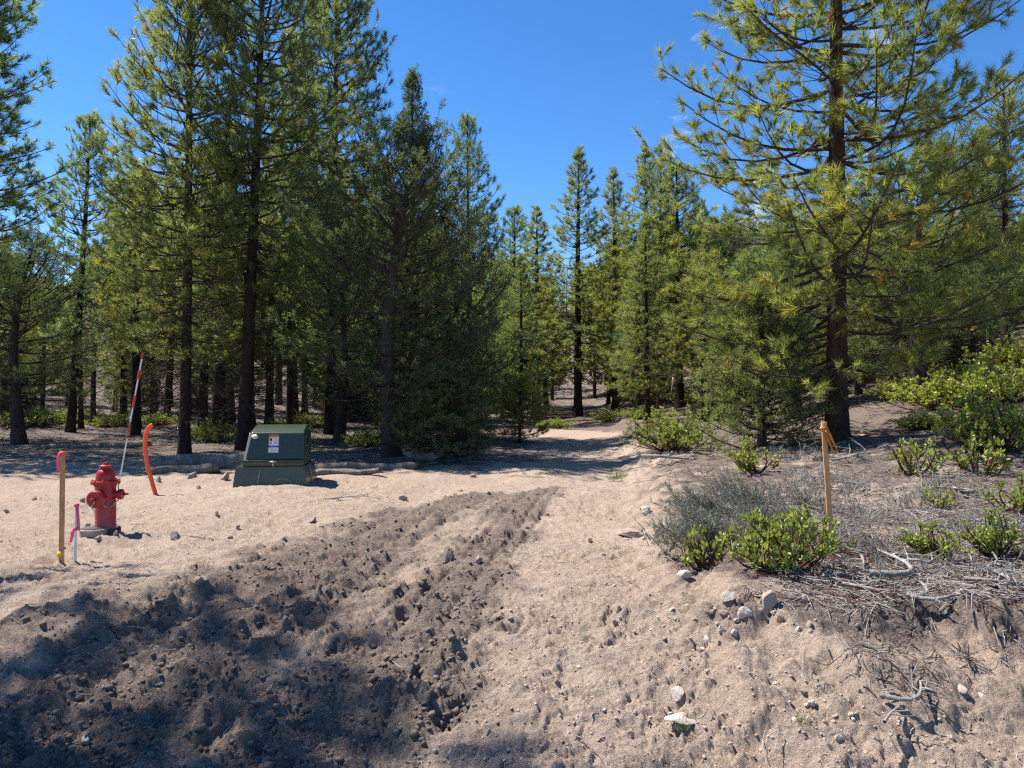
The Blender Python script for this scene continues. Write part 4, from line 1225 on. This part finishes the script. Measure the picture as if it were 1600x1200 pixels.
twig_litter('root_tangle', 'dark matted roots and twigs in the gully of the cut slope', 600, (1240, 1660), (915, 1120), in_gully, 8, TWIG, .06, .22, .0034)
twig_litter('pale_root_tangle', 'pale roots and twigs in the gully of the cut slope', 700, (1240, 1660), (915, 1120), in_gully, 9, DEADWOOD, .06, .2, .003)
in_forest = lambda x, y, r: (soil_masks(x, y)[1] > .5) & (bank(x, y) < .9)
twig_litter('forest_litter', 'fallen sticks on the shaded ground under the trees', 1500, (-40, 1300), (662, 745), in_forest, 6, DEADWOOD, .25, .9, .008)
on_soil = lambda x, y, r: (bank(x, y) < .3) & (r.random(len(x)) < .8)
twig_litter('soil_twigs', 'thin dry roots and twigs on the bare soil', 600, (-40, 1640), (745, 1230), on_soil, 7, DEADWOOD, .05, .22, .0028)

# small grass tufts
def grass(px, py, label, h=.10, n=60, spread=.05, seed=0):
    rng = np.random.default_rng(seed)
    x, y, z = unproj(px, py)
    b = np.column_stack([rng.normal(0, spread, n), rng.normal(0, spread, n), np.full(n, -.005)])
    d = norm(np.column_stack([rng.normal(0, .35, n), rng.normal(0, .35, n), np.ones(n)]))
    w = norm(np.cross(d, rng.normal(size=(n, 3)))) * .0025
    L = h * rng.uniform(.5, 1.2, n)[:, None]
    V = np.stack([b - w, b + w, b + d * L], 1).reshape(-1, 3)
    o = mk('grass_tuft', V, np.arange(3 * n).reshape(-1, 3), SAGE, None, tint=np.repeat(rng.uniform(.3, 1, n), 3)); o.location = (x, y, z); o.color = (1.1, 1.25, .6, 1)
    tag(o, label, 'grass')
grass(1068, 1143, 'tiny green grass tuft below the long whitish stone', .07, 40, .025, 1)
grass(968, 748, 'pale dry grass tuft at the right edge of the track', .22, 110, .08, 2)
grass(1252, 1128, 'thin grass tuft on the lower cut slope', .06, 30, .02, 3)

# ------------------------------------------------------------------ fire hydrant
def hydrant():
    x, y, z = unproj(165, 834)
    z -= .02
    t = thing('fire_hydrant', 'dusty red fire hydrant with a striped marker rod standing in the clearing', 'fire hydrant', (x, y, z), R(8))
    u = y / FPX                                 # metres per photograph pixel at the hydrant
    H = 112 * u
    def P(name, acc, mat, parent=t, smooth=True):
        o = ob(name, acc.data(name, mat, smooth), parent)
        if smooth:
            md = o.modifiers.new('edge', 'EDGE_SPLIT'); md.split_angle = R(35)
        return o
    a = Acc(); r = 15.2 * u
    lathe(a, [(r * 1.02, .05), (r * 1.02, .10), (r * .98, .11), (r * .98, H * .66), (r * 1.05, H * .665), (r * 1.05, H * .70)], 32)
    P('barrel', a, RED)
    a = Acc()
    lathe(a, [(r * .95, H * .70), (r * 1.38, H * .705), (r * 1.38, H * .745), (r * 1.0, H * .75)], 32)
    fl = P('flange', a, RED)
    for i in range(8):
        a = Acc(); an = i * math.pi / 4 + .2
        lathe(a, [(.011, H * .69), (.011, H * .765)], 6, org=(r * 1.2 * math.cos(an), r * 1.2 * math.sin(an), 0))
        P('bolt', a, RED, fl, False)
    a = Acc()
    lathe(a, [(r * .92, H * .75), (r * .92, H * .80), (r * .86, H * .85), (r * .70, H * .89), (r * .50, H * .905), (r * .50, H * .915)], 32)
    P('bonnet', a, RED)
    a = Acc()
    lathe(a, [(r * .50, H * .915), (r * .58, H * .925), (r * .58, H * .955), (r * .40, H * .965), (r * .26, H * .97), (r * .24, H * 1.0)], 20)
    P('operating_nut', a, RED)
    # large hose outlet towards the viewer's left, small outlet to the right
    def outlet(az, zc, rad, ln, cap_name):
        d = np.array([math.cos(az), math.sin(az), 0]); s = np.array([-d[1], d[0], 0])
        M = np.column_stack([s, [0, 0, 1], d])
        a = Acc(); lathe(a, [(rad * .72, 0), (rad * .72, ln * .6)], 24, org=(d[0] * r * .7, d[1] * r * .7, zc), M=M)
        n_ = P('outlet', a, RED)
        a = Acc(); e = r * .7 + ln * .55
        lathe(a, [(rad * .95, 0), (rad, .012), (rad, ln * .4), (rad * .86, ln * .5), (rad * .5, ln * .53)], 28, org=(d[0] * e, d[1] * e, zc), M=M)
        c_ = P(cap_name, a, RED, n_)
        a = Acc(); e += ln * .5
        lathe(a, [(rad * .26, 0), (rad * .22, .05)], 5, org=(d[0] * e, d[1] * e, zc), M=M)
        P('cap_nut', a, RED, c_, False)
        return d, e
    azl = R(-100); azr = R(2)
    dl, el = outlet(azl, H * .52, 13.5 * u, .13, 'outlet_cap')
    outlet(azr, H * .55, 8.2 * u, .10, 'outlet_cap')
    # chain that loops across the barrel
    cp = []
    for f in np.linspace(0, 1, 30):
        an = R(-98) + f * R(96)
        rr = r * 1.06 + .012 + .05 * (abs(f - .5) * 2) ** 4
        cp.append((rr * math.cos(an), rr * math.sin(an), H * .52 - .115 * math.sin(f * math.pi) ** .8 * (1.0 - .35 * f)))
    cp = np.array(cp)
    a = Acc(); a.add(*tubes([cp], [np.full(30, .006)], 5))
    P('chain', a, STEEL)
    a = Acc()
    s = np.linspace(0, 1, 10)
    c0 = np.array([dl[0] * (el + .01), dl[1] * (el + .01), H * .52])
    pts = np.column_stack([c0[0] + .015 * np.sin(s * 9), c0[1] - .01 - 0 * s, c0[2] - .14 * s])
    a.add(*tubes([pts], [np.full(10, .005)], 5)); P('chain', a, STEEL)
    # bolted break flange at the foot
    a = Acc()
    lathe(a, [(r * 1.2, -.03), (r * 1.25, 0), (r * 1.25, .045), (r * 1.05, .06)], 28)
    bf = P('foot_flange', a, IRON)
    for i in range(8):
        a = Acc(); an = i * math.pi / 4
        lathe(a, [(.018, -.02), (.018, .07)], 6, org=(r * 1.33 * math.cos(an), r * 1.33 * math.sin(an), 0)); P('bolt', a, IRON, bf, False)
    # striped marker rod on the flange, leaning right
    b = np.array([r * 1.25, .02, H * .72]); top = np.array([(213 - 165) * u, .15, (836 - 551) * u])
    Rm = Matrix.Rotation(R(-8), 3, 'Z'); b = np.array(b)
    seg = [(0, .33, WHITE, .007), (.33, .455, RED_BAND, .008), (.455, .57, WHITE, .007), (.57, .66, RED_BAND, .014), (.66, .79, WHITE, .007), (.79, .86, RED_BAND, .015), (.86, .945, WHITE, .0075), (.945, 1.0, RED_BAND, .009)]
    rod = None
    for f0, f1, m_, rad in seg:
        a = Acc(); p0 = b + (top - b) * f0; p1 = b + (top - b) * f1
        V, q = tubes([np.array([p0, p0 * .5 + p1 * .5, p1])], [[rad] * 3], 8); a.add(V, q)
        if rod is None:
            rod = P('marker_rod', a, m_)
        else:
            P('band', a, m_, rod)
    # wire clip low on the rod
    a = Acc()
    p0 = np.array([r * 1.3, 0, H * .74]); a.add(*tubes([np.array([p0, p0 + (0, -.02, -.08), p0 + (0.01, -.03, -.17)])], [[.005] * 3], 5))
    P('clip', a, IRON, rod)
    return t, u
hyd, HU = hydrant()
# valve lid lying half buried beside the hydrant
x, y, z = unproj(143, 838)
a = Acc()
lathe(a, [(.135, -.05), (.14, .055), (.13, .062)], 28)
o = ob('valve_box', a.data('valve_box', CONCRETE, True)); o.location = (x, y + .05, z); o.modifiers.new('edge', 'EDGE_SPLIT').split_angle = R(35)
tag(o, 'round dusty valve box half buried at the left foot of the hydrant', 'valve box')
a = Acc(); lathe(a, [(.126, 0), (.126, .006)], 28)
c = ob('lid', a.data('lid', IRON), o); c.location = (0, 0, .062)

# ------------------------------------------------------------------ pad-mounted transformer
def transformer():
    x0, y0, _ = unproj(366, 761)
    t = thing('electrical_transformer', 'dark green pad-mounted transformer cabinet with a white warning sticker in the clearing', 'transformer', (0, 0, 0), 0)
    u = 11.3 / FPX
    yaw = R(7)
    xc = (429 - 800) * u; yc = 11.3
    z = gz(xc, yc) - .03
    t.location = (xc, yc, z); t.rotation_euler = (0, 0, yaw)
    W, D = .92, .84          # local frame: x right, y back, origin at the middle of the front foot
    def solid(name, loops, mat, parent=t, bevel=.008):
        """loft of horizontal or other loops with equal counts, capped"""
        n = len(loops[0]); V = np.concatenate([np.array(l, float) for l in loops])
        f = []
        for k in range(len(loops) - 1):
            for i in range(n):
                f.append((k * n + i, k * n + (i + 1) % n, (k + 1) * n + (i + 1) % n, (k + 1) * n + i))
        me = bpy.data.meshes.new(name)
        me.from_pydata([tuple(v) for v in V], [], f + [tuple(range(n))[::-1], tuple(range((len(loops) - 1) * n, len(loops) * n))])
        bmk = bmesh.new(); bmk.from_mesh(me); bmesh.ops.recalc_face_normals(bmk, faces=bmk.faces); bmk.to_mesh(me); bmk.free()
        me.materials.append(mat)
        o = ob(name, me, parent)
        if bevel:
            m_ = o.modifiers.new('bevel', 'BEVEL'); m_.width = bevel; m_.segments = 2; m_.limit_method = 'ANGLE'; m_.angle_limit = R(25)
        return o
    def rect(x0, x1, y0, y1, z): return [(x0, y0, z), (x1, y0, z), (x1, y1, z), (x0, y1, z)]
    hb = .30
    base = solid('ground_sleeve', [rect(-.62, .50, -.06, 1.06, -.12), rect(-.57, .45, -.01, 1.0, hb - .02), rect(-.57, .45, -.01, 1.0, hb)], GREEN)
    for xx, yy in ((-.24, -.035),):                # seam strip on the sleeve front
        a = Acc(); box(a, 0, 0, 0, .008, .01, hb - .03)
        s_ = ob('seam', a.data('seam', STICK_GY), base); s_.location = (-.225, -.040, .14); s_.rotation_euler = (R(-7), R(9), 0)
    a = Acc(); box(a, 0, 0, 0, .012, .03, hb - .03)
    s_ = ob('seam', a.data('seam', STICK_GY), base); s_.location = (.477, .42, .14); s_.rotation_euler = (0, R(-9), 0)
    # lower cabinet body: wedge-sided, its upper edge runs from low front to high back
    def side(x, prof): return [(x, yy, zz) for yy, zz in prof]
    L0, L1 = -.47, .42
    prof = [(.02, hb), (.02, .385), (.05, .395), (.46, .78), (.80, .845), (.86, .72), (.88, hb)]
    cab = solid('cabinet', [side(L0 + .00, prof), side(L1, prof)], GREEN)
    # ledges across the front
    for zz, dy in ((.352, -.006), (.392, -.002)):
        a = Acc(); box(a, (L0 + L1) / 2, .02 + dy, zz, L1 - L0 + .012, .035, .012)
        ob('ledge', a.data('ledge', GREEN), cab)
    # hood: sloping front, rounded top edge, overlaps the body
    hp = [(.035, .405), (.135, .79), (.155, .812), (.28, .862), (.42, .900), (.62, .905), (.70, .875), (.10, .42)]
    hx0, hx1 = L0 + .035, L1 + .012
    def hside(x, tp):
        return [(x + (tp if zz > .5 else 0) , yy, zz) for yy, zz in hp]
    hood = solid('hood', [hside(hx0, .07), hside(hx1, -.015)], GREEN, t, .012)
    # raised rib along the diagonal seam on the right side
    p0 = np.array([L1 + .006, .12, .40]); p1 = np.array([L1 + .006, .72, .80])
    a = Acc(); d = p1 - p0; ln = np.linalg.norm(d); an = math.atan2(d[2], d[1])
    Rx = [[1, 0, 0], [0, math.cos(an), -math.sin(an)], [0, math.sin(an), math.cos(an)]]
    box(a, *(p0 + p1) / 2, .022, ln, .02, Rx)
    ob('rib', a.data('rib', GREEN), cab)
    # lock and handle
    a = Acc(); box(a, -.02, .005, .352, .05, .03, .075); lk = ob('lock', a.data('lock', IRON), cab)
    a = Acc(); box(a, -.02, -.015, .372, .11, .02, .022); box(a, -.018, -.016, .335, .028, .022, .055)
    ob('handle', a.data('handle', STEEL), lk)
    # stickers on the sloping hood front: build in the front plane
    fy = lambda zz: .035 + (zz - .405) / (.80 - .405) * .10
    tiltx = math.atan2(.10, .395)
    st = bpy.data.objects.new('warning_sticker', mesh_rect('warning_sticker', .145, .275, STICKER)); COL.objects.link(st); st.parent = t
    zc = .640; st.location = (-.03, fy(zc) - .004, zc); st.rotation_euler = (R(90) - tiltx, 0, 0)
    def strip(name, w, h, cx, cy, mat, lift=.0015):
        o = bpy.data.objects.new(name, mesh_rect(name, w, h, mat)); COL.objects.link(o); o.parent = st; o.location = (cx, cy, lift); return o
    strip('header', .145, .042, 0, .1165, STICK_OR)
    strip('notice_band', .145, .034, 0, -.045, STICK_BL)
    strip('band_end', .022, .02, -.056, -.045, STICK_NV, .003); strip('band_end', .022, .02, .056, -.045, STICK_NV, .003)
    strip('symbol', .038, .042, -.045, .062, STICK_BK); strip('symbol', .034, .036, -.045, .010, STICK_RD)
    for i in range(4): strip('print_line', .062, .006, .030, .080 - i * .012, STICK_GY)
    for i in range(3): strip('print_line', .062, .006, .030, .022 - i * .012, STICK_RD)
    for i in range(4): strip('print_line', .11, .006, 0, -.078 - i * .014, STICK_GY)
    fc = bpy.data.curves.new('lettering', 'FONT'); fc.body = 'WARNING'; fc.size = .030; fc.align_x = 'CENTER'; fc.align_y = 'CENTER'; fc.extrude = .0004
    fc.materials.append(STICK_BK)
    ft = bpy.data.objects.new('text', fc); COL.objects.link(ft); bpy.context.view_layer.update()
    lm = bpy.data.meshes.new_from_object(ft.evaluated_get(bpy.context.evaluated_depsgraph_get())); bpy.data.objects.remove(ft)
    fo = bpy.data.objects.new('lettering', lm); COL.objects.link(fo); fo.parent = st; fo.location = (0, .1165, .003)
    a = Acc(); lathe(a, [(1, 0), (1, .003)], 28)
    ov = ob('badge', a.data('badge', STICKER), t); zc = .748
    ov.location = (-.315, fy(zc) - .001, zc); ov.scale = (.05, .036, 1); ov.rotation_euler = (R(90) - tiltx, 0, 0)
    a = Acc(); lathe(a, [(1, 0), (1, .003)], 24)
    iv = ob('badge_print', a.data('badge_print', STICK_GY), ov); iv.location = (0, 0, .002); iv.scale = (.6, .45, 1)
    for zz, yy in ((.62, .42), (.76, .42)):
        a = Acc(); lathe(a, [(.012, 0), (.012, .012)], 8, org=(L1 + .012, yy - .16, zz - .02), M=[[0, 0, 1], [0, 1, 0], [1, 0, 0]])
        ob('bolt', a.data('bolt', STEEL), hood)
    # wire loop lying against the sleeve
    s = np.linspace(0, math.pi, 14)
    a = Acc(); a.add(*tubes([np.column_stack([.14 + .14 * -np.cos(s), np.full(14, -.065), .02 + .10 * np.sin(s)])], [np.full(14, .005)], 5))
    o = ob('wire', a.data('wire', DEADWOOD), t)
    return t
def mesh_rect(name, w, h, mat):
    return mesh_data(name, [(-w / 2, -h / 2, 0), (w / 2, -h / 2, 0), (w / 2, h / 2, 0), (-w / 2, h / 2, 0)], np.array([[0, 1, 2, 3]]), mat)
transformer()

# ------------------------------------------------------------------ conduit, stakes, pipe
def px_curve(pts, y, z0, x0, dy=0.0):
    """pixel outline of something standing at depth y -> local points about its foot"""
    out = []
    n = len(pts)
    for i, (px, py) in enumerate(pts):
        d = y + dy * (i / (n - 1))
        out.append(((px - 800) / FPX * d - x0, d - y, EYE - (py - 600) / FPX * d - z0))
    return np.array(out)
x, y, z = unproj(244, 774)
pts = np.array([(246, 780), (243, 772), (240, 762), (236, 748), (232, 734), (229, 718), (227, 702), (226.5, 690), (228, 678), (231, 670), (235, 665.5), (238.5, 664)], float)
P = px_curve(pts, y, z, x, .06)
a = Acc(); V, q = tubes([P], [np.full(len(P), .030)], 14, (0, 1, 0)); a.add(V, q)
n0 = len(V) - 14
a.add(V[-14:], t=[[0, i, i + 1] for i in range(1, 13)])
o = ob('conduit', a.data('conduit', ORANGE_PIPE, True)); o.location = (x, y, z)
tag(o, 'curved bright orange plastic conduit sticking out of the ground', 'conduit')

def ribbon(name, pts, w, mat, parent, wdir=(1, 0, 0)):
    P = np.array(pts, float); k = len(P)
    wv = np.array(wdir, float) * w / 2
    tw = np.linspace(0, 1.2, k)[:, None]
    wv = wv * np.cos(tw) + np.array([0, 1, 0]) * w / 2 * np.sin(tw)
    n = np.array([0, .0012, 0])
    V = np.concatenate([P - wv, P + wv, P - wv + n, P + wv + n])
    q = []
    for i in range(k - 1):
        q += [[i, i + 1, k + i + 1, k + i], [2 * k + i, 3 * k + i, 3 * k + i + 1, 2 * k + i + 1], [i, 2 * k + i, 2 * k + i + 1, i + 1], [k + i, k + i + 1, 3 * k + i + 1, 3 * k + i]]
    q += [[0, k, 3 * k, 2 * k], [k - 1, 3 * k - 1, 4 * k - 1, 2 * k - 1]]
    return mk(name, V, np.array(q), mat, parent, tint=np.tile(np.linspace(0, 1, k), 4))

def stake(px, py_base, px_top, py_top, wpx, label, tops):
    x, y, z = unproj(px, py_base)
    u = y / FPX
    h = (py_base - py_top) * u; dx = (px_top - px) * u
    t = thing('survey_stake', label, 'stake', (x, y, z))
    w = wpx * u
    rng = np.random.default_rng(int(px))
    zz = np.linspace(-.15, h, 12)
    loops = []
    for v in zz:
        c = dx * v / h + rng.normal(0, .0012)
        wj = w * (1 + rng.normal(0, .02)) * (.35 if v < -.1 else 1)
        loops.append([(c - wj / 2, -.008, v), (c + wj / 2, -.008, v), (c + wj / 2, .008, v), (c - wj / 2, .008, v)])
    V = np.array(loops).reshape(-1, 3); n = 4
    q = [[k * n + i, k * n + (i + 1) % n, (k + 1) * n + (i + 1) % n, (k + 1) * n + i] for k in range(11) for i in range(n)] + [[44, 45, 46, 47], [3, 2, 1, 0]]
    o = mk('lath', V, np.array(q), LATH, t)
    b = o.modifiers.new('bevel', 'BEVEL'); b.width = .0015
    return t, h, dx, w, u
t, h, dx, w, u = stake(96, 880, 98, 707, 7.4, 'wooden survey stake with pink ribbon and orange-painted top left of the hydrant', None)
a = Acc(); box(a, dx, 0, h - .018, w + .004, .020, .045); ob('painted_top', a.data('painted_top', PAINT_O), t)
ribbon('ribbon', [(dx - w * .4, -.011, h - .005), (dx - w * .75, -.014, h - .05), (dx - w * .95, -.013, h - .10), (dx - w * .8, -.014, h - .15), (dx - w * .85, -.012, h - .19)], .026, PINK, t)
a = Acc(); box(a, -.005, 0, .075, w + .010, .020, .05); ob('yellow_tape', a.data('yellow_tape', YELLOW), t)
t, h, dx, w, u = stake(1300, 862, 1287, 659, 8.2, 'leaning wooden survey stake with orange ribbon on the brushy bank', None)
a = Acc(); box(a, dx * .955, 0, h - .055, w + .012, .024, .028); ob('knot', a.data('knot', ORANGE_TAPE), t)
ribbon('ribbon', [(dx * .95 + .012, -.014, h - .055), (dx * .95 + .035, -.022, h - .10), (dx * .95 + .062, -.024, h - .16), (dx * .95 + .088, -.022, h - .21), (dx * .95 + .115, -.018, h - .265)], .030, ORANGE_TAPE, t, (.9, 0, .35))
ribbon('ribbon', [(dx * .95 + .008, -.013, h - .06), (dx * .95 + .022, -.022, h - .13), (dx * .95 + .05, -.02, h - .20), (dx * .95 + .065, -.022, h - .26), (dx * .95 + .075, -.02, h - .305)], .030, ORANGE_TAPE, t, (.95, 0, .2))
# thin white pipe with a pink ribbon
x, y, z = unproj(117, 878); u = y / FPX
t = thing('marker_pipe', 'thin white plastic pipe with pink ribbon between the stake and the hydrant', 'marker', (x, y, z))
h = 86 * u
a = Acc(); a.add(*tubes([np.array([(0, 0, -.1), (.008, 0, h * .5), (.016, 0, h)])], [[.0125] * 3], 10)); ob('pipe', a.data('pipe', WHITE, True), t)
a = Acc(); box(a, .016, 0, h - .005, .034, .034, .03); ob('knot', a.data('knot', PINK), t)
ribbon('ribbon', [(.03, -.014, h), (.034, -.018, h - .07), (.040, -.017, h - .14), (.046, -.02, h - .20), (.052, -.018, h - .235)], .024, PINK, t)
a = Acc(); box(a, .008, 0, h * .56, .032, .032, .03); ob('knot', a.data('knot', PINK), t)
ribbon('ribbon', [(-.004, -.014, h * .56), (-.012, -.018, h * .5), (-.014, -.017, h * .43), (-.022, -.019, h * .36), (-.026, -.017, h * .32)], .026, PINK, t)
# pink ribbon tied on a low bough of the large pine
x, y = (1052 - 800) / FPX * 11.2, 11.2
o = ribbon('ribbon', [(0, 0, .10), (-.01, -.01, .03), (-.025, 0, -.05), (-.035, -.01, -.13)], .03, PALE_PINK, None); o.location = (x, y, EYE - (600 - 600) / FPX * y)
tag(o, 'pale pink ribbon hanging on a low bough of the large pine', 'ribbon')

print('triangles', sum(len(m.loops) - 2 * len(m.polygons) for m in bpy.data.meshes))
